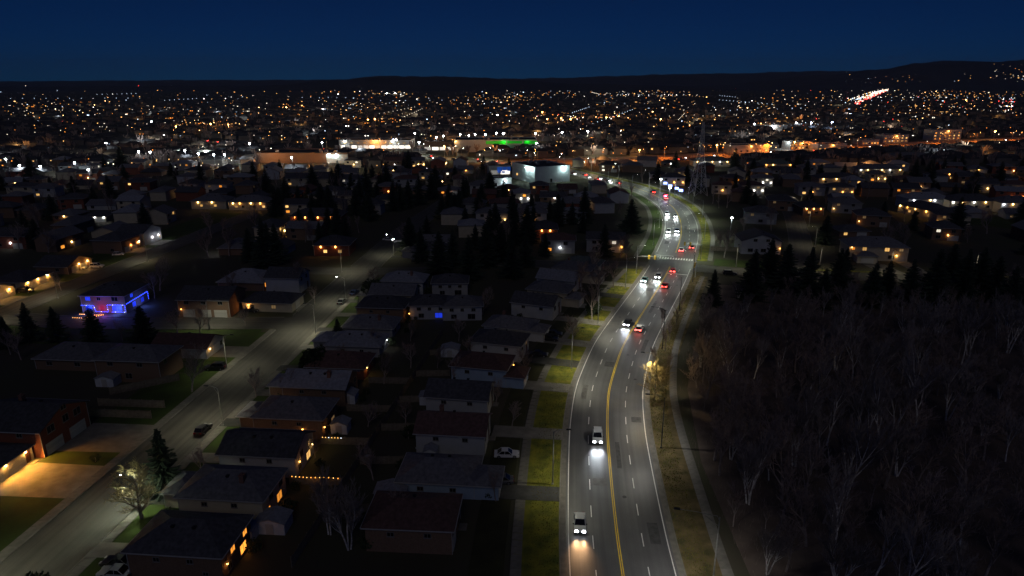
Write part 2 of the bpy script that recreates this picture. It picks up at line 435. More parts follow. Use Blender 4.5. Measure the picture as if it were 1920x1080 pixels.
def kerb_line(pth, off, ranges, parent=None):
    for s0, s1 in ranges:
        struct(strip('kerb', pth, off - 0.09, off + 0.09, 0.13, CONC, s0, s1, thick=0.13))
XE = [XD - 7, XD + 8]
kerb_line(MAIN, -8.7, [(20, XE[0]), (XE[1], 700)])
kerb_line(MAIN, 8.7, [(20, XE[0]), (XE[1], 700)])
sC = STA.near(XA(177), 177)[0]; sD = STA.near(XA(231), 231)[0]
kerb_line(STA, -5.6, [(0, sC - 6), (sC + 6, sD - 6), (sD + 6, STA.L)])
kerb_line(STA, 5.6, [(0, sD - 6), (sD + 6, STA.L)])
kerb_line(STB, 4.9, [(0, 60), (74, STB.L)]); kerb_line(STB, -4.9, [(0, STB.L)])
kerb_line(STC, -4.7, [(7, STC.L - 6)]); kerb_line(STC, 4.7, [(7, STC.L - 6)])
eM = STE.near(57.5, 238)[0]; eF = STE.near(101, 227)[0]
kerb_line(STE, -5.1, [(0, eM - 11), (eM + 11, eF - 5), (eF + 5, STE.L)])
kerb_line(STE, 5.1, [(0, eM - 11), (eM + 11, STE.L)])
kerb_line(STF, -4.5, [(8, STF.L)]); kerb_line(STF, 4.5, [(8, STF.L)])

# pavements built slab by slab near the camera
slabme = {}
def slabs(name, pth, off, s0, s1, wid=1.6, L=1.5, z=0.12, mod=None):
    root = struct(obj(name, None))
    d = s0
    while d < s1:
        off_ = off(d) if callable(off) else off
        q, an = pth.at(d + L / 2, off_)
        k = (wid, L)
        if k not in slabme:
            m_ = MB(); m_.box(-L / 2 + .015, L / 2 - .015, -wid / 2, wid / 2, -0.1, 0); slabme[k] = m_.mesh('slab', [CONC])
        o = obj('slab', slabme[k], root, (q.x, q.y, z + random.uniform(-.006, .006)), an)
        d += L
    return root
offR = lambda d: 13.4 + 1.2 * math.sin(d / 40)
slabs('pavement', MAIN, offR, 40, XE[0] - 4)
struct(strip('pavement', MAIN, 12.6, 14.4, 0.11, CONC, XE[1] + 4, 620, thick=0.1))
def offL(d):
    return -14.7 - max(0, (d - 30) / 90 if d < 120 else 1.0) + (max(0, d - 175) * 0.03)
slabs('pavement', MAIN, offL, 40, XE[0] - 4)
struct(strip('pavement', MAIN, -15.2, -13.4, 0.11, CONC, XE[1] + 2, 420, thick=0.1))
slabs('pavement', STA, -6.55, 25, sC - 7)
slabs('pavement', STA, 6.55, 25, sD - 6, z=0.1)
# verges
struct(strip('verge', MAIN, 8.8, 14.2, 0.1, DIRT, 20, XE[0] - 3, thick=0.1))
struct(strip('verge', MAIN, 8.8, 12.5, 0.1, GRASS, XE[1] + 3, 620, thick=0.1))
struct(strip('verge', MAIN, -15.4, -8.8, 0.1, GRASS, 20, XE[0] - 2, thick=0.1))
struct(strip('verge', MAIN, -13.3, -8.8, 0.1, GREEN, XE[1] + 2, 420, thick=0.1))
struct(strip('lawn', MAIN, -21.5, -16.6, 0.056, SHADELAWN, 20, XE[0] - 6, thick=0.05))
struct(strip('lawn', STA, -20, -7.4, 0.05, GREEN, 20, sC - 8, thick=0.05))
struct(strip('lawn', STA, 7.4, 14, 0.052, GREEN, 20, sD - 8, thick=0.05))
struct(strip('lawn', STB, -22, -5.1, 0.046, GREEN, 40, STB.L, thick=0.05))
struct(strip('lawn', STC, -16, -5.0, 0.042, GREEN, 10, STC.L - 10, thick=0.05))
struct(strip('lawn', STE, -16, -5.3, 0.044, GREEN, eM + 16, eF - 6, thick=0.05))
struct(strip('verge', STE, -7.5, -5.3, 0.048, GRASS, eF + 6, STE.L, thick=0.05))
mb = MB(); woods = [(34, 40), (33, 76), (34, 105), (39, 135), (47, 160), (58, 190), (68, 214), (110, 212), (250, 196), (260, 40)]
mb.face([(x, y, 0.03) for x, y in woods]); struct(build('woodland_floor', mb, LITTER))
# far park field on the right
mb = MB(); mb.face([(x, y, 0.03) for x, y in [tuple(G(1800, 418)[:2]), tuple(G(1990, 440)[:2]), tuple(G(1990, 412)[:2]), tuple(G(1830, 405)[:2])]])
struct(build('playing_field', mb, GREEN))

# ------------------------------------------------------------------ hills on the horizon
def ridge(name, prof, D, depth, m, seed):
    rr = random.Random(seed); mb = MB(); rows = 7; n = 420
    xs = [-400 + i * (2720 / n) for i in range(n + 1)]
    def yy(x):
        for (a, b), (c_, d_) in zip(prof, prof[1:]):
            if a <= x <= c_:
                t = (x - a) / (c_ - a); t = t * t * (3 - 2 * t); return b + (d_ - b) * t
        return prof[0][1] if x < prof[0][0] else prof[-1][1]
    for r in range(rows):
        t = r / (rows - 1)
        for x in xs:
            v = (yy(x) - 540) / FPX
            ang = math.atan2(-_s - v * _c, _c - v * _s)
            top = CAMH + D * math.tan(ang) + (rr.uniform(-.5, .9) + .8 * math.sin(x / 9.) * math.sin(x / 23.)) * D / 1500
            prof_h = math.sin(min(1, t * 1.5) * math.pi / 2) if t < .67 else math.cos((t - .67) / .33 * math.pi / 2)
            yv = D - depth * .67 + depth * t
            mb.v.append(((x - 960) / FPX * D * 1.04, yv, max(-5, top) * prof_h - 3))
    k = n + 1
    for r in range(rows - 1):
        for i in range(n):
            mb.f.append((r * k + i, r * k + i + 1, (r + 1) * k + i + 1, (r + 1) * k + i)); mb.m.append(0)
    return struct(build(name, mb, m, smooth=True))
ridge('far_hills', [(-400, 153), (0, 153), (500, 150), (960, 147), (1300, 138), (1500, 133), (1920, 128), (2400, 125)], 9500, 3000, HILL, 3)
ridge('wooded_hill', [(-400, 165), (560, 160), (660, 150), (735, 142), (860, 143), (960, 148), (1060, 156), (1400, 165), (2400, 165)], 5600, 2000, HILL, 4)
EASTHILL = ridge('wooded_hill', [(-400, 165), (1300, 160), (1500, 140), (1590, 130), (1650, 118), (1705, 113), (1770, 117), (1840, 111), (1920, 112), (2100, 105), (2400, 120)], 6200, 2600, HILL, 5)

# ------------------------------------------------------------------ builders: houses
CACHE = {}
def cached(key, fn):
    if key not in CACHE: CACHE[key] = fn()
    return CACHE[key]
def window_frame(w, h):
    def mk():
        m = MB(); t = 0.09
        m.box(-w/2, w/2, -.05, .03, -h/2, -h/2 + t); m.box(-w/2, w/2, -.05, .03, h/2 - t, h/2)
        m.box(-w/2, -w/2 + t, -.05, .03, -h/2 + t, h/2 - t); m.box(w/2 - t, w/2, -.05, .03, -h/2 + t, h/2 - t)
        m.box(-.035, .035, -.045, .03, -h/2 + t, h/2 - t)
        m.box(-w/2 - .06, w/2 + .06, -.1, .03, -h/2 - .07, -h/2 - .002)
        return m.mesh('window', [WTRIM])
    return cached(('wf', w, h), mk)
def window_pane(w, h):
    def mk():
        m = MB(); m.box(-w/2 + .08, w/2 - .08, -.02, .02, -h/2 + .08, h/2 - .08); return m.mesh('pane', [GLASS])
    return cached(('wp', w, h), mk)
ROT = {'f': 0.0, 'b': math.pi, 'l': -math.pi / 2, 'r': math.pi / 2}
def on_face(face, u, w, d, out=0.0):
    return {'f': (u, -d/2 - out), 'b': (u, d/2 + out), 'l': (-w/2 - out, u), 'r': (w/2 + out, u)}[face]
def add_window(root, face, u, z, ww, hh, w, d, lit=None, off=(0, 0)):
    x, y = on_face(face, u, w, d)
    fr = obj('window', window_frame(ww, hh), root, (x + off[0], y + off[1], z), ROT[face])
    obj('pane', window_pane(ww, hh), fr, m=LIT[lit] if lit else GLASS)
    return fr
def garage_mesh(gw):
    def mk():
        m = MB(); m.box(-gw/2 - .1, gw/2 + .1, -.06, .03, 0.02, 2.3); return m.mesh('garage_door', [TRIM])
    return cached(('gd', gw), mk)
def garage_panel(gw):
    def mk():
        m = MB(); m.box(-gw/2, gw/2, -.1, -.061, 0, .5); 
        n = max(2, int(gw / .8))
        for i in range(n):
            c_ = -gw/2 + gw * (i + .5) / n; m.box(c_ - gw / n * .38, c_ + gw / n * .38, -.115, -.1, .08, .42)
        return m.mesh('panel', [GDOOR])
    return cached(('gp', gw), mk)
def add_garage(root, face, u, gw, w, d, off=(0, 0), panels=True):
    x, y = on_face(face, u, w, d)
    g = obj('garage_door', garage_mesh(gw), root, (x + off[0], y + off[1], 0), ROT[face], m=None if panels else GDOOR)
    if panels:
        for k in range(4): obj('panel', garage_panel(gw), g, (0, 0, .06 + k * .55))
    return g
def door_mesh():
    def mk():
        m = MB(); m.box(-.5, .5, -.07, .03, .02, 2.15); m.box(-.36, .36, -.09, -.07, .25, 1.0); m.box(-.36, .36, -.09, -.07, 1.15, 1.95); return m.mesh('door', [DOORM])
    return cached('door', mk)
def add_porch_lamp(root, face, u, z, w, d, col='warm', power=60, off=(0, 0), light=True, big=1.0):
    x, y = on_face(face, u, w, d, .16)
    def mk():
        m = MB(); m.box(-.06, .06, 0.02, .17, -.1, .18); m.box(-.12, .12, -.12, .12, .14, .2); return m.mesh('porch_lamp', [PLASTIC])
    def mg():
        m = MB(); m.lathe([(.02, -.16), (.12, -.08), (.13, .06), (.08, .14)], 8); return m.mesh('globe', [GLOBE['warm']])
    l = obj('porch_lamp', cached('pl', mk), root, (x + off[0], y + off[1], z), ROT[face])
    g = obj('globe', cached('pg', mg), l, m=GLOBE[col])
    if big != 1.0: g.scale = (big, big, big)
    if light: lamp_light('POINT', min(power, 150) if power > 300 else power, LCOL[col], l, (0, -.25, -.15), 0.12 * big)
    if light and power > 300: lamp_light('SPOT', power * 2.2, (1, .42, .06), l, (0, -.3, -.1), .15, R(125), (R(-52), 0, 0), .6)      # extra spot added to brighten the drive, clear of the wall
    return l

def roof_mb(w, d, rise, kind, ridge_ax, oh=0.45, t=0.2):
    m = MB(); a, b = w / 2 + oh, d / 2 + oh
    if kind == 'gable':
        if ridge_ax == 'y':
            sl = rise / (w / 2); e = -sl * oh
            m.prism([(-a, e), (-a, e + t), (0, rise + t), (a, e + t), (a, e), (0, rise)], 'y', -b, b)
        else:
            sl = rise / (d / 2); e = -sl * oh
            m.prism([(-b, e), (-b, e + t), (0, rise + t), (b, e + t), (b, e), (0, rise)], 'x', -a, a)
    else:
        if ridge_ax == 'y': r0, r1 = (0, -max(.3, b - a)), (0, max(.3, b - a))
        else: r0, r1 = (-max(.3, a - b), 0), (max(.3, a - b), 0)
        e0, e1 = -.05, t
        top = rise + t
        q = [(-a, -b), (a, -b), (a, b), (-a, b)]
        m.face([(x, y, e0) for x, y in reversed(q)])
        for i in range(4):
            p0, p1 = q[i], q[(i + 1) % 4]
            m.face([(*p0, e0), (*p1, e0), (*p1, e1), (*p0, e1)])
        A, B_ = (*r0, top), (*r1, top)
        Q = [(*p, e1) for p in q]
        if ridge_ax == 'y':
            m.face([Q[0], Q[1], A]); m.face([Q[1], Q[2], B_, A]); m.face([Q[2], Q[3], B_]); m.face([Q[3], Q[0], A, B_])
        else:
            m.face([Q[0], Q[1], B_, A]); m.face([Q[1], Q[2], B_]); m.face([Q[2], Q[3], A, B_]); m.face([Q[3], Q[0], A])
    return m
def block(root, cx, cy, w, d, h, rise, kind, ridge_ax, wall, roofm, gut=True, vents=0, chimney=False, names=('wall', 'roof')):
    m = MB()
    if kind == 'gable':
        if ridge_ax == 'y': m.prism([(-w/2, 0), (w/2, 0), (w/2, h), (0, h + rise), (-w/2, h)], 'y', -d/2, d/2)
        else: m.prism([(-d/2, 0), (d/2, 0), (d/2, h), (0, h + rise), (-d/2, h)], 'x', -w/2, w/2)
    else: m.box(-w/2, w/2, -d/2, d/2, 0, h)
    wl = obj(names[0], cached(('wall', w, d, h, rise, kind, ridge_ax), lambda: m.mesh('wall', [WALLS['white']])), root, (cx, cy, 0), m=WALLS[wall])
    rf = obj(names[1], cached(('roof', w, d, rise, kind, ridge_ax), lambda: roof_mb(w, d, rise, kind, ridge_ax).mesh('roof', [ROOFS['grey']])), root, (cx, cy, h + (.0 if kind == 'hip' else 0.01)), m=ROOFS[roofm])
    if gut:
        a, b = w/2 + .47, d/2 + .47
        sl = rise / (w / 2 if ridge_ax == 'y' else d / 2); z0 = (-sl * .45 if kind == 'gable' else -.06)
        def bar(x0, x1, y0, y1, za, zb, nm):
            def mk():
                g = MB(); g.box(x0, x1, y0, y1, za, zb); return g.mesh(nm, [TRIM])
            obj(nm, cached((nm, x0, x1, y0, y1, za, zb), mk), rf)
        if ridge_ax == 'y' or kind == 'hip':
            bar(-a - .12, -a, -b, b, z0 + .03, z0 + .17, 'gutter'); bar(a, a + .12, -b, b, z0 + .03, z0 + .17, 'gutter')
        if ridge_ax == 'x' or kind == 'hip':
            bar(-a, a, -b - .12, -b, z0 + .03, z0 + .17, 'gutter')
            if gut != 'front': bar(-a, a, b, b + .12, z0 + .03, z0 + .17, 'gutter')
        if gut != 'front':
            for sx in (-1, 1): bar(sx*(w/2+.05) - .045, sx*(w/2+.05) + .045, -d/2 - .09, -d/2 - .01, -h + .1, z0 + .1, 'downspout')
    for k in range(vents):
        def mv():
            g = MB(); g.box(-.2, .2, -.2, .2, -.15, .22); g.box(-.26, .26, -.26, .26, .22, .3); return g.mesh('roof_vent', [PLASTIC])
        f = (k + 1) / (vents + 1) - .5
        p = (w * .14, f * d * .7) if ridge_ax == 'y' else (f * w * .7, -d * .14)
        lim = (w if ridge_ax == 'y' else d)
        obj('roof_vent', cached('rv', mv), rf, (p[0], p[1], rise * (1 - .28) + .2))
    if chimney:
        def mc():
            g = MB(); g.box(-.45, .45, -.35, .35, -1.4, 1.1); g.box(-.52, .52, -.42, .42, 1.1, 1.22); g.lathe([(.14, 1.22), (.14, 1.5)], 8); return g.mesh('chimney', [BRICKC])
        p = (w * .2, d * .2) if ridge_ax == 'y' else (w * .25, d * .12)
        obj('chimney', cached('ch', mc), rf, (p[0], p[1], rise * .6 + .2))
    return wl, rf

def house(label, x, y, rz, w=8.5, d=13, st=2, kind='gable', ridge='y', rise=2.0, wall='white', roof='grey', group=None,
          wins=None, garages=(), door=None, lamps=(), annex=None, vents=1, chimney=False, panels=True, cat='house', name='house'):
    h = {1: 2.8, 1.5: 4.2, 2: 5.3, 3: 8.0}[st]
    root = thing(name, label, cat, (x, y, 0), rz, group)
    block(root, 0, 0, w, d, h, rise, kind, ridge, wall, roof, vents=vents, chimney=chimney, gut=True if panels else 'front')
    off = (0, 0)
    for wn in (wins or ()):
        face, u, z, ww, hh = wn[:5]; lit = wn[5] if len(wn) > 5 else None
        add_window(root, face, u, z, ww, hh, w, d, lit)
    if annex:   # a lower garage wing in front: (width, depth, xoff)
        aw, ad, ax = annex[:3]
        block(root, ax, -d/2 - ad/2 + .01, aw, ad, 2.75, 1.2, 'hip', 'y' if ad > aw else 'x', wall, roof, vents=0, names=('garage_wall', 'garage_roof'))
        fy = -ad
    else: aw = None; fy = 0
    for u, gw in garages:
        add_garage(root, 'f', u, gw, w, d, (0, fy if annex and abs(u - annex[2]) < annex[0] / 2 else 0), panels)
    if door is not None:
        xx, yy = on_face('f', door, w, d)
        obj('door', door_mesh(), root, (xx, yy, 0.15), 0)
        def ms():
            g = MB(); g.box(-.8, .8, -1.3, -.0, 0, .15); return g.mesh('step', [CONC])
        obj('step', cached('step', ms), root, (xx, yy - .01, 0))
    for l in lamps:
        face, u, z, col, power = l[:5]
        o2 = (0, fy) if (annex and face == 'f' and abs(u - annex[2]) <= annex[0] / 2) else (0, 0)
        add_porch_lamp(root, face, u, z, w, d, col, power, o2, light=power > 0, big=l[5] if len(l) > 5 else 1.0)
    return root

def drive(pts, m, z=0.06, nm='driveway'):
    mb = MB(); mb.face([(p[0], p[1], z) for p in pts]); n = len(pts)
    for i in range(n):
        a, b = pts[i], pts[(i + 1) % n]; mb.face([(a[0], a[1], 0), (b[0], b[1], 0), (b[0], b[1], z), (a[0], a[1], z)])
    return struct(build(nm, mb, m))

# ------------------------------------------------------------------ builders: trees
def bare_tree(seed, H=12, spread=.45, levels=4, stems=1, lean=0.0, trunk_frac=.25, rad=.17, nb0=7):
    """a leafless tree: (trunk mesh, branch mesh)"""
    rr = random.Random(seed); T = MB(); B = MB()
    def grow(p, dirv, L, r, lev, target):
        n = 4 if lev <= 1 else 3
        pts = [p]; rads = [r]; d = dirv.copy(); cur = p.copy()
        segs = 4 if lev == 0 else 3
        for i in range(segs):
            d = (d + Vector((rr.uniform(-.16, .16), rr.uniform(-.16, .16), rr.uniform(0, .12)))).normalized()
            cur = cur + d * (L / segs); pts.append(cur.copy()); rads.append(max(.018, r * (1 - .62 * (i + 1) / segs)))
        target.tube(pts, rads, 6 if lev == 0 else n, cap=False)
        if lev >= levels: return
        nb = {0: nb0, 1: 6, 2: 5, 3: 4}.get(lev, 4)
        for k in range(nb):
            t = (trunk_frac if lev == 0 else .25) + (1 - (trunk_frac if lev == 0 else .25)) * (k + rr.random() * .8) / nb
            t = min(t, .98); f = t * segs; i = min(int(f), segs - 1)
            q = pts[i].lerp(pts[i + 1], f - i)
            az = rr.uniform(0, 6.283) if lev else (k * 2.4 + rr.uniform(-.4, .4))
            side = Vector((math.cos(az), math.sin(az), 0))
            side = (side - d * side.dot(d)).normalized()
            an = spread * rr.uniform(.75, 1.35)
            nd = (d * math.cos(an) + side * math.sin(an)); nd.z += .12; nd.normalize()
            grow(q, nd, L * rr.uniform(.42, .66) * (1.05 - .3 * t if lev == 0 else 1), max(.022, rads[i] * .66), lev + 1, T if lev == 0 else B)
    for s_ in range(stems):
        a = s_ * 6.283 / stems
        d0 = Vector((lean + (.16 * math.cos(a) if stems > 1 else 0), (.16 * math.sin(a) if stems > 1 else 0), 1)).normalized()
        grow(Vector((.25 * math.cos(a) if stems > 1 else 0, .25 * math.sin(a) if stems > 1 else 0, -.05)), d0, H * .62, rad, 0, T)
    return T, B
def spruce(seed, H=13, Rb=3.2):
    rr = random.Random(seed); T = MB(); C = MB()
    T.tube([(0, 0, -.05), (0, 0, H * .5), (0, 0, H * .97)], [.2, .12, .02], 6)
    z = H * .07
    while z < H * .985:
        f = (z / H); rad = Rb * (1 - f) ** .8 * rr.uniform(.82, 1.12) + .12
        nb = int(7 + 6 * (1 - f)); a0 = rr.uniform(0, 6.28)
        for k in range(nb):
            az = a0 + 6.283 * k / nb + rr.uniform(-.2, .2); L = rad * rr.uniform(.55, 1.25)
            ca, sa = math.cos(az), math.sin(az); droop = -.18 - .22 * (1 - f)
            seg = max(2, int(L / .5))
            for j in range(seg):
                t0, t1 = j / seg, (j + 1) / seg
                zz = lambda t: z + L * (droop * t + .22 * t * t)
                wd = (.16 + .42 * L / 3 * (1 - .75 * t0)) * rr.uniform(.7, 1.3)
                p0 = Vector((ca * L * t0, sa * L * t0, zz(t0))); p1 = Vector((ca * L * t1 * 1.06, sa * L * t1 * 1.06, zz(t1) - rr.uniform(0, .1)))
                sd = Vector((-sa, ca, 0)) * wd
                dz = Vector((0, 0, -wd * .75))
                C.face([p0, p1 + sd * .6 + dz * .4, p0 + sd + dz]); C.face([p0, p0 - sd + dz, p1 - sd * .6 + dz * .4]); C.face([p0 + Vector((0, 0, .05)), p1, p0 + dz * 1.5])
        z += (.3 + .34 * (1 - f)) * H / 13
    return T, C
def leafy(seed, H=3, Rx=1.6, n=900, s=.16):
    rr = random.Random(seed); T = MB(); C = MB()
    T.tube([(0, 0, -.05), (0, 0, H * .6)], [.12, .05], 5)
    for i in range(n):
        while True:
            p = Vector((rr.uniform(-1, 1), rr.uniform(-1, 1), rr.uniform(-1, 1)))
            if .35 < p.length < 1: break
        bump = 1 + .18 * math.sin(5 * p.x + seed) * math.cos(4 * p.y + 2 * p.z)
        c0 = Vector((p.x * Rx * bump, p.y * Rx * bump, H * .52 + p.z * H * .48 * bump))
        a = Vector((rr.uniform(-1, 1), rr.uniform(-1, 1), rr.uniform(-1, 1))).normalized() * s * rr.uniform(.7, 1.6)
        b = a.cross(Vector((rr.uniform(-1, 1), rr.uniform(-1, 1), rr.uniform(-1, 1)))).normalized() * s * rr.uniform(.5, 1)
        C.face([c0 - a, c0 + b, c0 + a, c0 - b])
    return T, C
PROTO = {}
def proto(key, pair, m1, m2, parts=('trunk', 'branches')):
    PROTO[key] = (pair[0].mesh('trunk', [m1]), pair[1].mesh(parts[1], [m2]), parts)
for i in range(5): proto(('bare', i), bare_tree(20 + i, 12, .5 + .06 * (i % 3), 4, trunk_frac=(.25, .35, .2, .4, .3)[i], rad=.23, nb0=(7, 6, 8, 5, 7)[i]), BARK, TWIG)
for i in range(3): proto(('birch', i), bare_tree(40 + i, 14, .38, 4, stems=1, lean=(0, .12, -.2)[i], trunk_frac=.3, rad=.17), BIRCH, WTWIG)
for i in range(2): proto(('clump', i), bare_tree(50 + i, 12, .34, 4, stems=3, trunk_frac=.3, rad=.15), BIRCH, WTWIG)
for i in range(2): proto(('young', i), bare_tree(60 + i, 6.5, .4, 3, trunk_frac=.3, rad=.08), BARK, TWIG)
proto(('maple', 0), bare_tree(71, 9.5, .85, 4, trunk_frac=.15, rad=.26, nb0=11), BARK, LTWIG)
proto(('gold', 0), bare_tree(72, 7.5, .62, 4, trunk_frac=.2, rad=.12, nb0=11), LTWIG, LTWIG)
for i in range(4): proto(('spruce', i), spruce(80 + i, 12.5, 3.7 + .3 * i), BARK, NEEDLE, ('trunk', 'crown'))
for i in range(2): proto(('bush', i), leafy(90 + i), BARK, LEAF, ('trunk', 'crown'))
proto(('shrub', 0), leafy(95, 1.6, .9, 260, .13), BARK, LEAF, ('trunk', 'crown'))
NAMES = {'bare': 'bare_tree', 'birch': 'birch_tree', 'clump': 'birch_tree', 'young': 'young_tree', 'maple': 'maple_tree', 'gold': 'bare_tree', 'spruce': 'spruce_tree', 'bush': 'evergreen_bush', 'shrub': 'shrub'}
def tree(kind, i, x, y, label, group=None, sc=1.0, rz=None, z=0.0):
    me = PROTO[(kind, i)]
    t = thing(NAMES[kind], label, 'bush' if kind in ('bush', 'shrub') else 'tree', (x, y, z), random.uniform(0, 6.28) if rz is None else rz, group)
    t.scale = (sc, sc, sc * random.uniform(.95, 1.06))
    obj('trunk', me[0], t); obj(me[2][1], me[1], t)
    return t

# ------------------------------------------------------------------ builders: lamps, poles, cars
def street_lamp(x, y, az, label, group=None, H=9.0, arm=2.6, power=2200, col=(1, .97, .9), pole=STEEL, lens=LENS, spot=150, name='street_lamp', tilt=0.0, blend=.7, drop=False):
    t = thing(name, label, 'street lamp', (x, y, 0), az, group)      # arm reaches along +x
    def mp():
        m = MB(); m.lathe([(.2, 0), (.2, .3), (.11, .35), (.07, H - .3), (.06, H)], 8); return m.mesh('pole', [pole])
    def ma():
        m = MB(); m.tube([(0, 0, H - .5), (.3, 0, H + .1), (arm * .6, 0, H + .4), (arm, 0, H + .45)], [.045, .045, .04, .035], 6)
        m.tube([(0, 0, H - 1.4), (arm * .45, 0, H + .33)], [.025, .025], 5); return m.mesh('arm', [pole])
    def mh():
        m = MB(); m.prism([(arm - .15, H + .4), (arm + .75, H + .42), (arm + .7, H + .55), (arm - .05, H + .58)], 'y', -.17, .17); return m.mesh('lamp_head', [DSTEEL])
    def ml():
        m = MB(); m.lathe([(.03, H + .2), (.14, H + .28), (.17, H + .4)] if drop else [(.1, H + .385), (.14, H + .405)], 8, 0, (arm + .35, 0, 0)); return m.mesh('lens', [lens])
    k = (H, arm, pole.name, lens.name, drop)
    obj('pole', cached(('lp',) + k, mp), t); obj('arm', cached(('la',) + k, ma), t)
    hd = obj('lamp_head', cached(('lh',) + k, mh), t); obj('lens', cached(('ll',) + k, ml), hd)
    if power: lamp_light('SPOT', power, col, t, (arm + .35, 0, H + .2), .12, R(spot), (0, R(-tilt), 0), blend)
    return t

def car_meshes(kind):
    L, W, Hh = {'sedan': (4.6, 1.82, 1.45), 'suv': (4.7, 1.9, 1.72), 'hatch': (4.1, 1.76, 1.5)}[kind]
    b = MB(); h = W / 2
    zb = .32; belt = Hh * .58
    # side outline: lower body, front is +x
    prof = [(-L/2, .42), (-L/2 + .05, .3), (L/2 - .12, .26), (L/2, .42), (L/2 - .02, belt * .78), (L/2 - .35, belt * .9), (L * .2, belt * 1.0), (-L * .36, belt * 1.03), (-L/2 + .06, belt * .98)]
    n = len(prof)
    ys = [(-h, .93), (-h * .96, 1.0), (h * .96, 1.0), (h, .93)]
    rings = []
    for yv, sc in ys:
        i = len(b.v); rings.append(i)
        for px_, pz in prof: b.v.append((px_ * (1.0 if sc == 1.0 else .975), yv, zb + (pz - zb) * (1.0 if sc == 1.0 else .93)))
    for r in range(3):
        for k in range(n):
            j = (k + 1) % n; b.f.append((rings[r] + k, rings[r] + j, rings[r + 1] + j, rings[r + 1] + k)); b.m.append(0)
    b.f.append(tuple(rings[0] + k for k in reversed(range(n)))); b.f.append(tuple(rings[3] + k for k in range(n))); b.m += [0, 0]
    # roof and pillars
    rx0, rx1 = {'sedan': (-L * .2, L * .06), 'suv': (-L * .4, L * .08), 'hatch': (-L * .34, L * .07)}[kind]
    bx0, bx1 = {'sedan': (-L * .37, L * .22), 'suv': (-L * .47, L * .22), 'hatch': (-L * .46, L * .23)}[kind]
    hr = h * .78; hb = h * .93
    top = MB(); 
    b.box(rx0, rx1, -hr, hr, Hh - .05, Hh)
    for sx, (xa, xb) in ((1, (bx1, rx1)), (-1, (bx0, rx0))):
        for sy in (-1, 1): b.tube([(xa, sy * hb, belt), (xb, sy * hr, Hh - .02)], [.05, .045], 4)
    for sy in (-1, 1): b.tube([((bx0 + bx1) / 2, sy * hb * .99, belt), ((rx0 + rx1) / 2, sy * hr, Hh - .02)], [.05, .045], 4)
    g1 = MB(); g1.face([(bx1, -hb + .05, belt), (bx1, hb - .05, belt), (rx1, hr - .03, Hh - .04), (rx1, -hr + .03, Hh - .04)])
    g2 = MB(); g2.face([(bx0, hb - .05, belt), (bx0, -hb + .05, belt), (rx0, -hr + .03, Hh - .04), (rx0, hr - .03, Hh - .04)])
    g3 = {}
    for sy in (-1, 1):
        q = MB(); pts = [(bx0, sy * (hb - .02), belt), (bx1, sy * (hb - .02), belt), (rx1, sy * (hr - .01), Hh - .04), (rx0, sy * (hr - .01), Hh - .04)]
        q.face(pts if sy < 0 else pts[::-1]); g3[sy] = q.mesh('side_window', [CARGLASS])
    wheel = MB(); wheel.tube([(0, -.11, 0), (0, .11, 0)], [.33, .33], 12)
    rim = MB(); rim.tube([(0, -.125, 0), (0, .125, 0)], [.2, .2], 8)
    hl = MB(); hl.box(-.1, .06, -.24, .24, -.1, .1); hl.box(-.3, -.1, -.2, .2, .02, .12)
    tl = MB(); tl.box(-.05, .08, -.22, .22, -.1, .12)
    mi = MB(); mi.box(-.06, .08, -.11, .11, -.06, .08)
    bp = MB(); bp.box(-.06, .06, -W * .42, W * .42, -.09, .09)
    return dict(body=b.mesh('body', [PAINT['silver']]), windscreen=g1.mesh('windscreen', [CARGLASS]), rear_window=g2.mesh('rear_window', [CARGLASS]), side=g3,
                wheel=wheel.mesh('wheel', [TYRE]), rim=rim.mesh('rim', [RIM]), hl=hl.mesh('headlight', [HEADOFF]), tl=tl.mesh('tail_light', [TAILOFF]),
                mirror=mi.mesh('mirror', [PLASTIC]), bumper=bp.mesh('bumper', [PLASTIC]), L=L, W=W, belt=belt, bx1=bx1, hb=hb)
def car(label, x, y, az, kind='sedan', paint='silver', head=False, tail=False, group=None, z=0.0, beam=500, bcol=(.92, .96, 1.0)):
    c_ = cached(('car', kind), lambda: car_meshes(kind))
    t = thing({'suv': 'suv_car', 'hatch': 'hatchback_car'}.get(kind, 'sedan_car'), label, 'car', (x, y, z), az, group)
    L, W, h = c_['L'], c_['W'], c_['W'] / 2
    obj('body', c_['body'], t, m=PAINT[paint]); obj('windscreen', c_['windscreen'], t); obj('rear_window', c_['rear_window'], t)
    for sy in (-1, 1):
        obj('side_window', c_['side'][sy], t)
        obj('mirror', c_['mirror'], t, (c_['bx1'] - .25, sy * (h + .1), c_['belt'] + .06))
        hl = obj('headlight', c_['hl'], t, (L/2 - .03, sy * (h - .34), c_['belt'] * .72), m=HEADON if head and not tail else HEADOFF)
        obj('tail_light', c_['tl'], t, (-L/2 - .01, sy * (h - .3), c_['belt'] * .82), m=TAILON if tail else TAILOFF)
        if head: lamp_light('SPOT', beam * 3.0, bcol, t, (L/2 + .1, sy * (h - .34), c_['belt'] * .72), .12, R(56), (0, R(-90 + 5), 0), 1.0)
        for sx in (-1, 1):
            wl = obj('wheel', c_['wheel'], t, (sx * L * .31, sy * (h - .1), .33)); obj('rim', c_['rim'], wl)
    obj('bumper', c_['bumper'], t, (L/2 - .02, 0, .42)); obj('bumper', c_['bumper'], t, (-L/2 + .0, 0, .45))
    if tail: lamp_light('POINT', 18, LCOL['red'], t, (-L/2 - .35, 0, .8), .2)
    return t
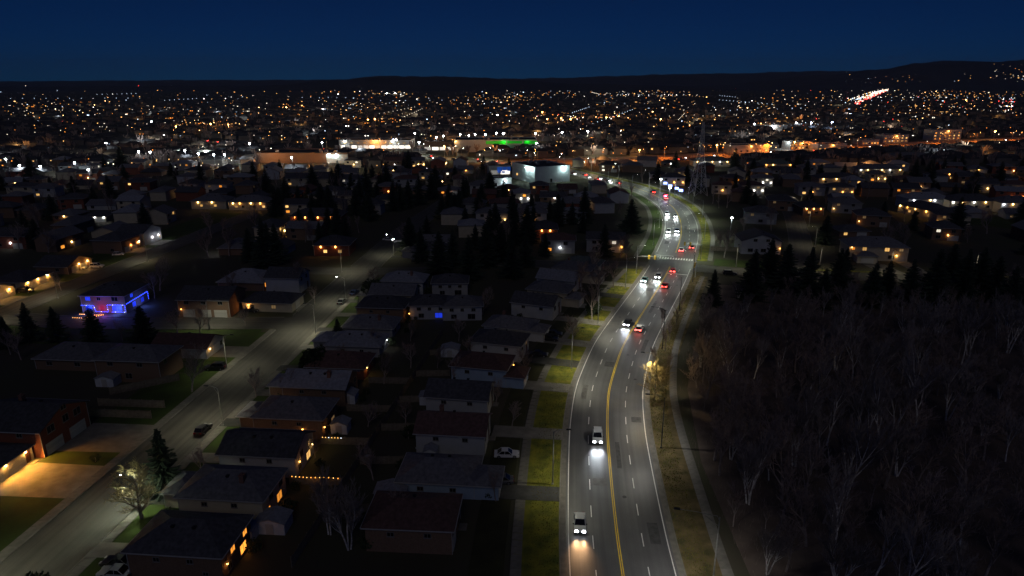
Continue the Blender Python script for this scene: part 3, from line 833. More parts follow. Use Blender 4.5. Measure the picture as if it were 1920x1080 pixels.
def fence(p0, p1, label, group=None, h=1.8, m=None, pl=2.4):
    p0 = Vector((p0[0], p0[1], 0)); p1 = Vector((p1[0], p1[1], 0)); v = p1 - p0; n = max(1, round(v.length / pl)); an = math.atan2(v.y, v.x)
    t = thing('wooden_fence', label, 'fence', p0, an, group); l = v.length / n
    def mpnl():
        q = MB(); k = max(4, int(l / .16)); w_ = l / k
        for i in range(k): q.box(i * w_ + .008, (i + 1) * w_ - .008, -.012, .012, .06, h + .02 * (i % 2))
        for zz in (.35, h - .3): q.box(0, l, .0125, .05, zz, zz + .09)
        return q.mesh('fence_panel', [FENCE])
    def mpost():
        q = MB(); q.box(-.05, .05, -.05, .05, -.02, h + .1); q.box(-.065, .065, -.065, .065, h + .1, h + .14); return q.mesh('post', [FENCE])
    kp = cached(('fp', round(l, 2), h), mpnl); ks = cached(('fpost', h), mpost)
    for i in range(n): obj('fence_panel', kp, t, (i * l, -.065, 0))
    for i in range(n + 1): obj('post', ks, t, (i * l, 0, 0))
    return t
def shed(x, y, rz, label, w=3, d=2.6, roofm='pale', group=None):
    t = thing('garden_shed', label, 'shed', (x, y, 0), rz, group)
    m = MB(); m.prism([(-w/2, 0), (w/2, 0), (w/2, 2.0), (0, 2.6), (-w/2, 2.0)], 'y', -d/2, d/2)
    obj('wall', cached(('shw', w, d), lambda: m.mesh('wall', [SHED])), t)
    rm = MB(); rm.prism([(-w/2 - .2, 1.96), (-w/2 - .2, 2.06), (0, 2.78), (w/2 + .2, 2.06), (w/2 + .2, 1.96), (0, 2.62)], 'y', -d/2 - .2, d/2 + .2)
    obj('roof', cached(('shr', w, d), lambda: rm.mesh('roof', [ROOFS['pale']])), t, m=ROOFS[roofm])
    dm = MB(); dm.box(-.6, .6, -d/2 - .05, -d/2 + .01, .05, 1.85); obj('door', cached(('shd', d), lambda: dm.mesh('door', [TRIM])), t)
    return t

# ================================================================== street A, east side: houses backing onto the arterial lots
TA = math.atan(0.085)
ORD = ['first', 'second', 'third', 'fourth', 'fifth', 'sixth', 'seventh', 'eighth', 'ninth', 'tenth', 'eleventh', 'twelfth', 'thirteenth']
def south_row1(w=8.5, d=13, lit=(), st=2):
    """small windows on the long south wall ('r') and rear windows on the east gable ('b')"""
    z2 = 3.1 if st > 1 else 1.6
    ws = [('r', -2.6, z2, 1.0, .8), ('r', 2.2, z2, 1.0, .8), ('r', 4.2, 1.2, .9, .7)]
    ws += [('b', -2.4, z2, 1.3, 1.2, lit[0] if len(lit) > 0 else None), ('b', 1.2, z2, 1.3, 1.2, lit[1] if len(lit) > 1 else None)]
    if st > 1: ws += [('b', -1.5, 1.15, 1.9, 1.6, lit[2] if len(lit) > 2 else None), ('b', 2.4, 1.25, 1.2, 1.3, lit[3] if len(lit) > 3 else None)]
    ws += [('f', -2.2, z2, 1.4, 1.2), ('f', 1.8, z2, 1.4, 1.2)]
    return ws
row1 = [  # Y, wall, roof, kind, storeys, lit windows at the back, lamps, words
    (80, 'brown', 'black', 'hip', 2, ('orange', 'orange', 'orange', None), (('b', 3.2, 2.2, 'orange', 8),), 'brown brick house with black hip roof and orange-lit upper windows near the street end'),
    (92.5, 'cream', 'grey', 'hip', 2, (None, None, 'orange', 'orange'), (), 'cream house with grey hip roof and orange glass doors beside the string-lit fence'),
    (105, 'white', 'black', 'gable', 2, ('dim', None, 'warm', None), (('b', 2.6, 2.3, 'orange', 14), ('b', -3.4, 2.2, 'warm', 8)), 'white-sided house with black gable roof and several warm back lamps'),
    (118, 'brown', 'grey', 'hip', 2, (None, None, 'dim', None), (('b', 3.4, 2.2, 'orange', 9), ('r', 2.9, 2.1, 'orange', 6)), 'brown brick house with wide grey hip roof and small orange wall lamps'),
    (131.5, 'brown', 'pale', 'gable', 2, (), (), 'unlit brown house with pale grey roof and shed behind it'),
    (144.5, 'brick', 'red', 'hip', 1, (), (('b', 2.2, 2.2, 'warm', 22),), 'low brick bungalow with dark red hip roof and one yellow yard lamp'),
    (157.5, 'grey', 'pale', 'hip', 1, (), (('b', -2.0, 2.2, 'white', 18),), 'long bungalow with pale blue-grey roof and one white yard lamp'),
    (170, 'grey', 'grey', 'hip', 1, (), (), 'dark grey bungalow north of the pale-roofed bungalow'),
    (182.5, 'brown', 'black', 'hip', 2, (), (), 'unlit brown two-storey house two doors past the pale-roofed bungalow'),
    (195, 'cream', 'grey', 'gable', 2, (), (), 'cream gabled house with grey roof on the residential street'),
    (208, 'white', 'pale', 'hip', 2, (), (), 'white house with pale hip roof and dark windows by the short side street'),
    (250, 'grey', 'black', 'hip', 2, (), (), 'grey house with black hip roof just past the side street corner'),
    (263, 'white', 'grey', 'gable', 2, ('dim',), (), 'white gabled house second past the side street corner'),
]
for k, (y, wl, rf, kd, st, lit, lamps, words) in enumerate(row1):
    x = XA(y) + 21.5
    house(words, x, y, -R(90) - TA, 8.5, 13.4, 1.5 if st == 2 else 1, kd, 'y', 2.0 if kd == 'gable' else 2.3, wl, rf, 'houses along the east side of the residential street',
          south_row1(lit=lit, st=st), garages=((-1.8, 2.6),), door=2.4, lamps=lamps, chimney=k % 3 == 1, vents=2 - k % 2, annex=(5.6, 4.2, -1.3) if k in (1, 3, 4, 6, 9, 11) else None)
    q0 = (XA(y) + 5.8, y + 3.4); q1 = (XA(y) + 14.7, y + 3.0)
    drive([(q0[0], q0[1] - 3.2), (q1[0], q1[1] - 3.2), q1, q0], DASPH if k % 2 else DRIVE, .107 + .0006 * k)

# ================================================================== west side of the arterial: the row facing it
row2 = [
    ('brown', 'red', 'hip', 2), ('blue', 'grey', 'hip', 1), ('white', 'red', 'gable', 2), ('white', 'black', 'gable', 2), ('blue', 'red', 'hip', 2), ('white', 'black', 'hip', 2),
    ('white', 'grey', 'hip', 1), ('white', 'black', 'gable', 2), ('cream', 'grey', 'hip', 2), ('white', 'pale', 'gable', 2), ('cream', 'grey', 'hip', 2), ('grey', 'green', 'hip', 1)]
WN = {'brown': 'brown brick', 'blue': 'pale blue sided', 'white': 'white sided', 'cream': 'cream sided', 'grey': 'grey sided', 'brick': 'red brick'}
RN = {'red': 'dark red', 'grey': 'grey', 'black': 'black', 'pale': 'pale grey', 'green': 'greenish grey'}
s_first = MAIN.near(16, 83.5)[0]
drv = {0: None, 1: 'a', 2: 'c', 3: None, 4: 'c', 5: 'a', 6: 'c', 7: 'c', 8: 'c', 9: 'a', 10: 'c'}
for k, (wl, rf, kd, st) in enumerate(row2):
    s_ = s_first + k * 13.0 + (3 if k > 6 else 0)
    q, an = MAIN.at(s_, -29.0 - (1.5 if k % 3 == 0 else 0))
    st = 1.5 if st == 2 else 1; z2 = 3.1 if st > 1 else 1.6
    ws = [('l', -2.8, z2, 1.1, .8), ('l', 2.6, z2, 1.1, .8), ('f', -2, z2, 1.5, 1.3), ('f', 1.8, z2, 1.5, 1.3, 'dim' if k % 4 == 1 else None),
          ('b', -1.8, z2, 1.3, 1.2), ('b', 1.8, 1.2, 1.6, 1.5)]
    lamps = {4: (('f', 3.6, 2.2, 'orange', 10),), 5: (('b', 3.2, 2.0, 'orange', 2),), 8: (('f', 3.2, 2.2, 'orange', 4),)}.get(k, ())
    side = ORD[k]
    house(f'{WN[wl]} house with {RN[rf]} {kd} roof, {side} along the arterial row' if k else 'brown brick house under a big dark red hip roof facing the arterial',
          q.x, q.y, an, 8.2, 12.6, st, kd, 'y', 2.0, wl, rf, 'houses facing the arterial', ws, garages=((-2.1, 2.6),), door=2.2, lamps=lamps, chimney=k % 4 == 2, vents=1 + k % 2, annex=(5.4, 4.0, -1.4) if k in (1, 4, 6, 8, 10) else None)
    a, _ = MAIN.at(s_ - 3.6 + (6.4 if k == 2 else 0), -8.8); b, _ = MAIN.at(s_ + .4 + (6.4 if k == 2 else 0), -8.8); c2, _ = MAIN.at(s_ + .4 + (6.4 if k == 2 else 0), -22.3); d2, _ = MAIN.at(s_ - 3.6 + (6.4 if k == 2 else 0), -22.3)
    if drv.get(k): drive([a, b, c2, d2], DRIVE if drv[k] == 'c' else DASPH, .132 + .0007 * k)
# two houses squeezed mid-block
for (px, py, wl, rf, lb, lamps) in [
        (808, 590, 'white', 'black', 'white two-storey house with blue-lit patio window in the middle of the block', (('l', -5, 2.2, 'orange', 5),)),
        (868, 592, 'white', 'grey', 'white house with dark hip roof standing behind the arterial row', ()),
        (845, 548, 'grey', 'black', 'grey house with black roof behind the white corner house', ())]:
    p = G(px, py)
    house(lb, p.x, p.y, R(2), 11, 8, 1.5, 'hip', 'x', 2.0, wl, rf, None, [('f', -3, 3.2, 1.2, .9), ('f', 0, 3.2, 1.0, .9), ('f', 3.2, 3.2, 1.2, .9), ('f', 2.6, 1.2, 2.2, 1.6, 'blue' if px == 808 else None), ('f', -2.4, 1.2, 1.6, 1.3)], lamps=lamps)

# ================================================================== west side of street A
h_ = house('house with two warm-lit garage doors and concrete driveway by the street', XA(100.5) - 28.2, 100.5, R(90) - TA, 12.4, 13, 1, 'hip', 'x', 2.6, 'cream', 'black', None,
      [('f', -5.2, 1.6, .9, 1.2, 'warm')], garages=((2.6, 3.6), (-2.0, 3.6)), door=5.2,
      lamps=(('f', 0.35, 2.45, 'warm', 1300, 1.5), ('f', 4.75, 2.45, 'warm', 1300, 1.5), ('f', -4.4, 2.3, 'white', 60, 1.2)), vents=2)
house('two-storey red brick house with two white garage doors and gabled front', XA(113) - 27, 113.2, R(90) - TA, 12, 14, 2, 'gable', 'y', 2.4, 'brick', 'black', None,
      [('f', -3.4, 4.6, 1.9, 1.5), ('f', .4, 4.8, 1.6, 1.5), ('f', 3.4, 4.6, 1.9, 1.5), ('f', .4, 7.0, 1.4, 1.0), ('l', -3, 4.5, 1.2, 1.1)],
      garages=((-3.2, 4.0), (2.8, 4.0)), door=None, vents=2, chimney=True)
house('low house with lamp-lit orange porch, mostly hidden behind the garage house', XA(100) - 43, 108, R(90) - TA, 10, 10, 1, 'hip', 'y', 2.0, 'cream', 'black', None,
      [('f', 2, 1.6, 1.4, 1.2, 'orange')], lamps=(('f', -1, 2.3, 'orange', 60, 1.3),))
drive([(XA(95.5) - 21.6, 95.2), (XA(95.5) - 5.8, 94.2), (XA(105) - 5.8, 103.8), (XA(105) - 21.6, 105.2)], DRIVE, .07)
drive([(XA(108) - 20, 109.0), (XA(108) - 5.8, 108.4), (XA(119) - 5.8, 118.6), (XA(119) - 20, 119.6)], DRIVE, .075)
fence((XA(122) - 24, 122.5), (XA(122) - 9.5, 121.4), 'weathered board fence beside the red brick house driveway', 'board fences of the corner lot')
fence((XA(127) - 24, 127.0), (XA(127) - 9.5, 126.0), 'weathered board fence one yard north of the red brick house', 'board fences of the corner lot')
fence((XA(133) - 25, 132), (XA(140) - 14, 139.5), 'weathered fence bending across the corner lot toward the shed', 'board fences of the corner lot')
house('dark house with pale porch roof and white rear wall facing the corner lot', XA(141) - 24.5, 143, R(0) - TA, 15, 9, 2, 'hip', 'x', 2.0, 'brown', 'grey', None,
      [('f', -4, 4.4, 1.4, 1.0), ('f', 3, 4.4, 1.4, 1.0), ('f', 0, 1.6, 1.6, 1.4), ('r', -2, 4.4, 1.2, 1.2)])
house('dark house with broad grey roof west of the porch house', -105, 150, R(0) - TA, 15, 10, 1, 'hip', 'x', 2.2, 'brown', 'grey', None, [('f', -4, 1.7, 1.5, 1.1), ('f', 3, 1.7, 1.5, 1.1)])
shed(-91, 137.5, R(-4), 'pale garden shed in front of the dark porch house', 4.2, 3)
house('bungalow with white garage end and orange corner lamp near the side street', XA(156) - 21, 156.5, R(90) - TA, 8.6, 14, 1, 'gable', 'y', 2.0, 'white', 'red', None,
      [('f', 3.1, 1.5, 1.2, 1.2)], garages=((.4, 2.8),), door=None, lamps=(('f', -2.6, 2.1, 'warm', 28), ('l', 1, 2.1, 'orange', 8)))
drive([(XA(152) - 14, 153), (XA(152) - 5.8, 152.6), (XA(160) - 5.8, 159.5), (XA(160) - 14, 160)], DRIVE, .07)

# north of side street C
P_ = G(385, 596)
house('gabled house with three pale garage doors facing the side street', P_.x, P_.y + 6, R(-3), 15, 11, 2, 'gable', 'x', 2.4, 'brown', 'black', None,
      [('f', -5, 4.4, 1.5, 1.1), ('f', 0, 4.4, 1.5, 1.1), ('f', 5, 4.4, 1.5, 1.1), ('b', 0, 4.4, 1.5, 1.1), ('l', -1, 4.2, 1.2, 1.1, 'warm')],
      garages=((-4.6, 3.4), (.6, 2.6), (4.8, 3.6)), lamps=(('f', -6.7, 2.4, 'orange', 16), ('l', 3.0, 4.6, 'orange', 20)))
drive([(P_.x - 7, P_.y + .4), (P_.x - 9, 181.6), (P_.x + 8, 181.6), (P_.x + 7, P_.y + .4)], DRIVE, .07)
P_ = G(505, 590)
house('low corner house with glowing orange porch and side garage by the street corner', P_.x - 1, P_.y + 7, R(90) - TA, 9, 15, 1, 'hip', 'y', 2.0, 'cream', 'black', None,
      [('l', -2, 1.6, 1.5, 1.2, 'dim'), ('l', 4.6, 1.6, 1.2, 1.2)], garages=((0, 3.2),), lamps=(('l', 5.6, 2.1, 'orange', 90, 1.4),))
drive([(P_.x + 6.7, P_.y + 3.2), (XA(190) - 5.6, P_.y + 2.4), (XA(196) - 5.6, P_.y + 10), (P_.x + 6.7, P_.y + 10.4)], DRIVE, .07)
P_ = G(455, 545)
house('house with broad blue-grey hip roof and tall orange-lit side windows', P_.x, P_.y + 6, R(-4), 15, 12, 1, 'hip', 'x', 3.0, 'brown', 'pale', None,
      [('r', -4, 1.7, 1.5, 1.5, 'orange'), ('r', -.6, 1.7, 1.5, 1.5, 'orange'), ('f', -3, 1.6, 1.6, 1.2)], lamps=(('r', 2.5, 2.1, 'orange', 8),))
P_ = G(585, 540)
house('small white-walled house on the corner of the side street under bare trees', XA(208) - 17, 209, R(90) - TA, 9, 11, 2, 'gable', 'y', 2.2, 'white', 'black', None,
      [('f', -2, 4.4, 1.3, 1.2), ('f', 2, 4.4, 1.3, 1.2)], garages=((-2, 2.8),), door=2.6)
# the blue-lit holiday house
P_ = G(203, 588)
bh = house('two-storey house outlined in blue and purple holiday lights', P_.x - 1, P_.y + 6.5, R(-2), 13, 12, 2, 'hip', 'x', 2.6, 'brown', 'black', None,
      [('f', -4.4, 4.4, 1.6, 1.3, 'blue'), ('f', -1.2, 4.4, 1.2, 1.1), ('f', 3.6, 4.4, 2.0, 1.4), ('f', -4.5, 1.5, 2.0, 1.7, 'blue'), ('f', 3.9, 1.5, 3.0, 1.8, 'blue'),
       ('r', -2.4, 4.4, 1.4, 1.2, 'blue'), ('r', -1.8, 1.5, 1.8, 1.6, 'blue'), ('r', 2.6, 1.5, 1.6, 1.6, 'blue')], door=-.6, vents=2)
def string_lights(label, pts, cols, spacing=.45, power=0, parent=None, group=None, wire=True, lights=(), size=.07):
    """a cable with small bulbs, each bulb a part"""
    t = thing('string_lights', label, 'string lights', pts[0], 0, group)
    o0 = Vector(pts[0])
    wm = MB()
    for a, b in zip(pts, pts[1:]):
        if a is None or b is None: continue
        wm.tube([Vector(a) - o0, Vector(b) - o0], [.012, .012], 3, cap=False)
    build('cable', wm, PLASTIC, t)
    def bm():
        m = MB(); m.lathe([(.02, -.1), (size, -.03), (size, .04), (.02, .09)], 6); return m.mesh('bulb', [GLOBE['blue']])
    me = cached(('bulb', size), bm); i = 0
    for a, b in zip(pts, pts[1:]):
        a, b = Vector(a), Vector(b); n = max(1, int((b - a).length / spacing))
        for k in range(n):
            q = a.lerp(b, (k + .5) / n) - o0
            obj('bulb', me, t, q - Vector((0, 0, .06)), m=STRB[cols[i % len(cols)]]); i += 1
    for (loc, pw, cl) in lights:
        lamp_light('POINT', pw, LCOL[cl] if isinstance(cl, str) else cl, t, Vector(loc) - o0, .3)
    return t
from mathutils import Matrix
def hp(o, x, y, z): return Matrix.Translation(o.location) @ Matrix.Rotation(o.rotation_euler.z, 4, 'Z') @ Vector((x, y, z))
fy = -6.0 - .12
string_lights('blue and white bulbs strung along the front of the holiday house', [hp(bh, *q) for q in [(-6.6, fy - .5, 2.6), (-2.6, fy - .5, 2.6), (-2.6, fy - .1, .6), (1.2, fy - .1, .5), (1.2, fy - .2, 2.7), (6.5, fy - .2, 2.7), (6.4, fy - .2, .5), (2.2, fy - .2, .5)]],
              ['blue', 'blue', 'blue', 'white', 'blue', 'blue'], .45, lights=[(hp(bh, -4.6, -7.4, 1.3), 330, 'blue'), (hp(bh, 4.2, -7.4, 1.3), 420, 'blue'), (hp(bh, -.6, -7.2, 1.5), 110, (1.0, .02, .3)), (hp(bh, 2, -9, .8), 200, (.35, .1, 1.0)), (hp(bh, 0, -8.4, 4.6), 160, (.12, .12, 1.0))], size=.09)
string_lights('blue bulbs strung down the gable side of the holiday house', [hp(bh, *q) for q in [(6.65, -5.8, 2.8), (6.65, 5.6, 3.2), (6.65, 5.6, .6)]], ['blue'], .5,
              lights=[(hp(bh, 8.6, 0, 1.5), 300, 'blue')], size=.09)
string_lights('orange bulbs draped over the hedge in front of the holiday house', [hp(bh, *q) for q in [(-5.6, -9.2, .8), (-3, -10.4, 1.2), (-1, -9.6, .7), (2.4, -10.0, 1.0), (-1.5, -12, .6), (-5.5, -12.5, .9)]],
              ['orange', 'orange', 'warm'], .55, lights=[(hp(bh, -3.2, -11.2, 2.0), 60, 'orange')], size=.09)

# west of street B: garage row with warm lamps
for k, (y, wl, lampcol, lab) in enumerate([
        (198, 'cream', 'warm', 'warm-lit house with three garage lamps at the far west kerb'),
        (214, 'cream', 'warm', 'warm-lit house with twin garages beside the parked dark car'),
        (233, 'brown', 'warm', 'house with bright garage lamps beside the wide pale driveway'),
        (262, 'brown', 'orange', 'brown house with orange lamps beyond the covered boats'),
        (276, 'white', 'white', 'white-fronted house near the bright street lamp')]):
    xb = -150 + (y - 184) * .1
    house(lab, xb - 17, y, R(85), 12, 12, 1 if k < 3 else 2, 'hip' if k % 2 else 'gable', 'y', 2.4, wl, 'grey' if k == 0 else 'black', 'garage houses west of the back street',
          [('f', 5, 1.6, .9, 1.2, 'dim'), ('l', -2, 1.6, 1.4, 1.2)], garages=((-2.6, 3.2), (1.8, 3.2)),
          lamps=tuple(('f', u, 2.45, lampcol, 210 if k < 3 else 90, 1.6) for u in ((-4.7, -.4, 4.0) if k < 2 else (-.4, 4.0))), vents=1)
    drive([(xb - 11, y - 5), (xb - 5, y - 5.4), (xb - 5, y + 3.8), (xb - 11, y + 4)], DRIVE, .07)

# ================================================================== back-yard fences, sheds and yard lights
f0, f1 = G(548, 1064), G(738, 769)
def fx(y): return f0.x + (f1.x - f0.x) * (y - f0.y) / (f1.y - f0.y)
for k in range(7):
    ya, yb = 78 + k * 13, 78 + (k + 1) * 13
    fence((fx(ya), ya), (fx(yb) , yb - .1), f'back fence between the yards, {ORD[k]} stretch from the birch clump' if k else 'back fence between the yards beside the birch clump', 'back fences between the two rows')
for k, y in enumerate([98.4, 111.5, 124.6, 138]):
    fence((fx(y) - 9.5, y), (fx(y) - .3, y - .4), ['side fence carrying the orange string lights', 'side fence carrying the green and yellow string lights', 'side fence behind the wide grey hip roofed house', 'side fence south of the low brick bungalow'][k], 'side fences of the west yards', h=1.6)
for k, y in enumerate([90.5, 104.5, 116.5, 128.5, 141.5, 154]):
    fence((fx(y) + .3, y), (fx(y) + 8.0, y + .3), f'side fence behind the {ORD[k]} house of the arterial row', 'side fences of the east yards', h=1.6)
string_lights('row of orange bulbs strung along a back-yard fence', [(fx(98) - 9.2, 98.2, 1.75), (fx(98) - 6, 98.0, 1.62), (fx(98) - 3, 97.9, 1.72), (fx(98) - .6, 97.7, 1.6)], ['orange', 'warm', 'orange'], .62,
              lights=[((fx(98) - 5, 97.3, 1.5), 7, 'orange')], size=.06)
string_lights('short row of yellow and green bulbs on the fence behind the white house', [(fx(111) - 9.3, 111.2, 1.7), (fx(111) - 5.2, 111.0, 1.62)], ['warm', 'warm', 'white', 'warm'], .55,
              lights=[((fx(111) - 7.5, 110.5, 1.5), 5, (1.0, .8, .2))], size=.05)
shed(*G(655, 752)[:2], R(-4), 'pale garden shed beside the pale-roofed house', 3.4, 2.8)
shed(*G(640, 808)[:2], R(-4), 'blue-roofed shed in the yard behind the brown brick house', 3.2, 2.6)
shed(*G(515, 990)[:2], R(-4), 'low flat-looking shed with pale roof behind the cream house', 4.6, 3.2)
shed(*G(465, 1010)[:2], R(-4), 'small shed beside the low pale-roofed shed', 2.4, 2.2)
shed(*G(735, 935)[:2], R(-2), 'wide shed with pale front behind the pale blue bungalow', 5.0, 3.0)
shed(*G(808, 860)[:2], R(-2), 'small pale shed behind the white house with the dark red gable', 2.2, 2.0)
shed(*G(845, 665)[:2], R(-3), 'pale-roofed shed in the yards near the mid-block white house', 4.4, 3.4)
shed(*G(905, 652)[:2], R(-3), 'blue-tinted garden shed behind the low white house', 3.6, 3)
shed(*G(815, 755)[:2], R(-2), 'long low pale shed against the back fence', 6.0, 2.6)
# back-yard clutter: patio sets
def patio_set(x, y, label):
    t = thing('patio_table', label, 'table', (x, y, 0), random.uniform(0, 3))
    m = MB(); m.lathe([(.6, .7), (.6, .74)], 12); build('table_top', m, TRIM, t)
    for k in range(4):
        a = k * 1.571 + .78; m = MB(); m.tube([(.4 * math.cos(a), .4 * math.sin(a), 0), (.35 * math.cos(a), .35 * math.sin(a), .7)], [.03, .03], 5); build('leg', m, PLASTIC, t)
for (px, py, lb) in [(555, 880, 'round pale patio table behind the white house'), (690, 862, 'round pale patio table by the back fence'), (785, 846, 'round pale patio table in the yard with the small pale shed')]:
    patio_set(*G(px, py)[:2], lb)

# ================================================================== east side north of the cross street
P_ = G(1425, 478)
house('white house with broad front gable and dim porch beside the arterial crossing', P_.x + 1, P_.y + 7, R(-5), 15, 12, 2, 'gable', 'y', 2.6, 'white', 'black', None,
      [('f', -2.4, 5.6, 1.5, 1.1), ('f', 2.4, 5.6, 1.5, 1.1), ('f', -4, 1.6, 2.0, 1.4), ('f', 1, 1.6, 2.0, 1.4)], door=4.6, lamps=(('f', 7.2, 2.6, 'orange', 30, 1.3),))
fence((80, 261), (95, 259), 'pale board fence west of the white front-gabled house', None)
P_ = G(1655, 492)
house('large two-storey house with orange upper windows and double garage wing', P_.x, P_.y + 8, R(-9), 21, 11, 2, 'hip', 'x', 2.8, 'cream', 'grey', None,
      [('f', -9, 4.4, 1.2, 1.2, 'orange'), ('f', -5, 4.4, 1.6, 1.4, 'warm'), ('f', 3, 4.4, 1.8, 1.5, 'warm'), ('f', 8, 4.4, 1.6, 1.2, 'dim'), ('f', 4.8, 1.6, 2.2, 1.4)],
      garages=((-5.2, 4.4), (8.2, 2.6)), annex=(7, 5, -5.2), lamps=(('f', -9.6, 4.9, 'warm', 18), ('f', 6.6, 2.3, 'warm', 60, 1.2)))
drive([(P_.x - 9, P_.y - 2.6), (P_.x - 8, P_.y - 16), (P_.x + 0, P_.y - 17), (P_.x - 1, P_.y - 3)], DRIVE, .06)
drive([(P_.x + 5, P_.y + 1.6), (P_.x + 4, P_.y - 17.4), (P_.x + 9, P_.y - 18), (P_.x + 10, P_.y + .8)], DRIVE, .06)
for px, py, wl, rf, lb in [(1430, 420, 'grey', 'black', 'dark unlit house behind the white front-gabled house'), (1470, 395, 'brown', 'black', 'brown house with grey gable on the street north of the crossing'),
                           (1640, 425, 'brown', 'black', 'large dark house with lit eaves behind the double garage house'), (1590, 400, 'grey', 'grey', 'grey house with warm side lamp across from the dark brown house'),
                           (1790, 425, 'cream', 'black', 'cream apartment house with lamps beside the playing field')]:
    p = G(px, py)
    house(lb, p.x, p.y + 5, R(-14), 14, 11, 2, 'hip', 'x', 2.6, wl, rf, None, [('f', -4, 4.4, 1.5, 1.3, 'dim'), ('f', 3, 4.4, 1.5, 1.3), ('f', 0, 1.6, 2, 1.4)], garages=((4.5, 3),), lamps=(('f', -6, 2.4, 'warm', 40, 1.3),) if px > 1500 else ())

# ================================================================== middle-distance blocks
ALLP = [(MAIN, 24), (STA, 17), (STB, 17), (STF, 15), (CROSS, 20), (STD, 15), (STE, 16)]
def clear(x, y, extra=0):
    return all(p.dist(x, y) > r + extra for p, r in ALLP)
# long town houses with rows of wall lamps, east side
def town(px0, px1, py, us, col, wl, rf, st, lb, power=60, py1=None):
    a, b = G(px0, py), G(px1, py1 or py); w_ = (b - a).length; an = math.atan2(b.y - a.y, b.x - a.x); n_ = Vector((-math.sin(an), math.cos(an), 0)); c = (a + b) / 2 + n_ * 6
    hh = {1: 2.8, 1.5: 4.2, 2: 5.3}[st]
    lz = hh - .55
    house(lb, c.x, c.y, an, round(w_, 1), 12, st, 'hip', 'x', 2.8, wl, rf, None,
          [('f', w_ * (u - .5) + 1.6, hh * .45, 1.5, 1.3, random.choice([None, 'dim', 'warm'])) for u in us if w_ * (u - .5) + 2.6 < w_ / 2],
          lamps=[('f', w_ * (u - .5), lz, col if isinstance(col, str) else col[i % len(col)], power, 2.4) for i, u in enumerate(us)], vents=2, cat='house', name='town_house')
    for t_ in (0.12, .37, .63, .88): p_ = a.lerp(b, t_) + n_ * 6; BUSY.append((p_.x, p_.y, 11))
BUSY = []
town(1535, 1611, 346, (.1, .42, .72, .8), 'warm', 'cream', 'black', 1.5, 'long dark-roofed town house with four warm eave lamps beyond the crossing')
town(1609, 1692, 328, (.05, .2, .4, .52, .7, .93), ('white', 'warm'), 'cream', 'grey', 1.5, 'long grey-roofed town house with six eave lamps')
town(1701, 1782, 392, (.12, .5, .6, .95), ('white', 'warm'), 'white', 'pale', 2, 'pale-roofed town house with white eave lamps near the playing field')
town(1780, 1866, 396, (.05, .25, .5, .75, .96), ('white', 'warm'), 'cream', 'black', 2, 'cream town house with dark hip roof and corner lamps beside the pale-roofed one')
town(1683, 1752, 398, (.05, .25, .48, .76, .97), ('warm', 'orange'), 'cream', 'black', 1.5, 'angled town house with a row of yellow garage lamps', 70, 414)
town(1874, 1945, 400, (.06, .3, .8), ('white', 'warm'), 'white', 'grey', 2, 'white-walled town house at the east end of the lamp-lit rows', 90)
town(1768, 1816, 340, (.2, .6, .9), 'orange', 'brown', 'grey', 2, 'brown town house glowing orange behind the lamp-lit rows', 80)
town(1420, 1484, 318, (.25, .45, .95), ('orange', 'warm'), 'cream', 'green', 1.5, 'green-roofed house with orange wall lamps near the avenue', 80)
town(1505, 1543, 405, (.15, .5, .85), 'orange', 'brown', 'black', 1.5, 'small brown house with three orange lamps by the side street')
town(1672, 1745, 303, (.1, .35, .6, .9), ('warm', 'orange'), 'brown', 'grey', 1.5, 'far brown town house with lamps just before the avenue')
town(1300, 1370, 312, (.1, .3, .5, .7, .9), ('warm', 'white'), 'cream', 'black', 1.5, 'long dark-roofed town house with five small lamps behind the lattice tower', 40)
town(360, 425, 392, (.2, .6), 'warm', 'cream', 'grey', 1.5, 'pale-fronted house with two warm lamps in the west blocks', 60)
town(430, 500, 394, (.12, .3, .6, .85), ('warm', 'orange'), 'cream', 'grey', 1.5, 'grey-roofed house with glowing garage lamps in the west blocks', 70)
town(545, 640, 422, (.1, .3, .55, .8), 'orange', 'brick', 'black', 1.5, 'brick house with orange lamps along its long front', 50)
town(590, 655, 480, (.2, .62), 'orange', 'brick', 'black', 1.5, 'dark house with two bright orange lamps above the short side street', 60)
town(1000, 1045, 448, (.35, .7), 'orange', 'brick', 'black', 1.5, 'dark brick house with orange porch in the unlit blocks', 50)
for o in list(COL.objects):
    if o.get('category') == 'house' and o.name.split('.')[0] == 'house': BUSY.append((o.location.x, o.location.y, 11))
BIG = [(18, 462, 38), (-5, 450, 18), (-130, 712, 80), (-20, 712, 60), (-165, 565, 45), (111, 399, 12)]
def free(x, y, r=8):
    return all(math.hypot(x - a, y - b) > c_ + r * .6 for a, b, c_ in BUSY + BIG)
def inview(x, y, m=30): return abs(x) < (y * _c + CAMH * _s) * 960 / FPX + m
rr = random.Random(11)
MID = []
yrow = 262
while yrow < 545:
    step = 17.5
    x = -420 + rr.uniform(0, 8)
    while x < 420:
        yj = yrow + rr.uniform(-2, 2) - .16 * x * .5 + 12 * math.sin(x / 90)
        if inview(x, yj) and clear(x, yj) and free(x, yj) and rr.random() < .82 and not (x > 90 and yj < 262) and not (x > 20 and yj < 236 ) and yj > 225 + (45 if x > 130 else 0):
            MID.append((x, yj)); BUSY.append((x, yj, 8))
        x += step + rr.uniform(-1.5, 2.5)
    yrow += 27 + (yrow - 262) * .03
MID.sort(key=lambda p: p[1])
MID = MID[:205]
AREA = lambda x, y: ('east of arterial' if MAIN.near(x, y)[1] > 0 else 'west of arterial')
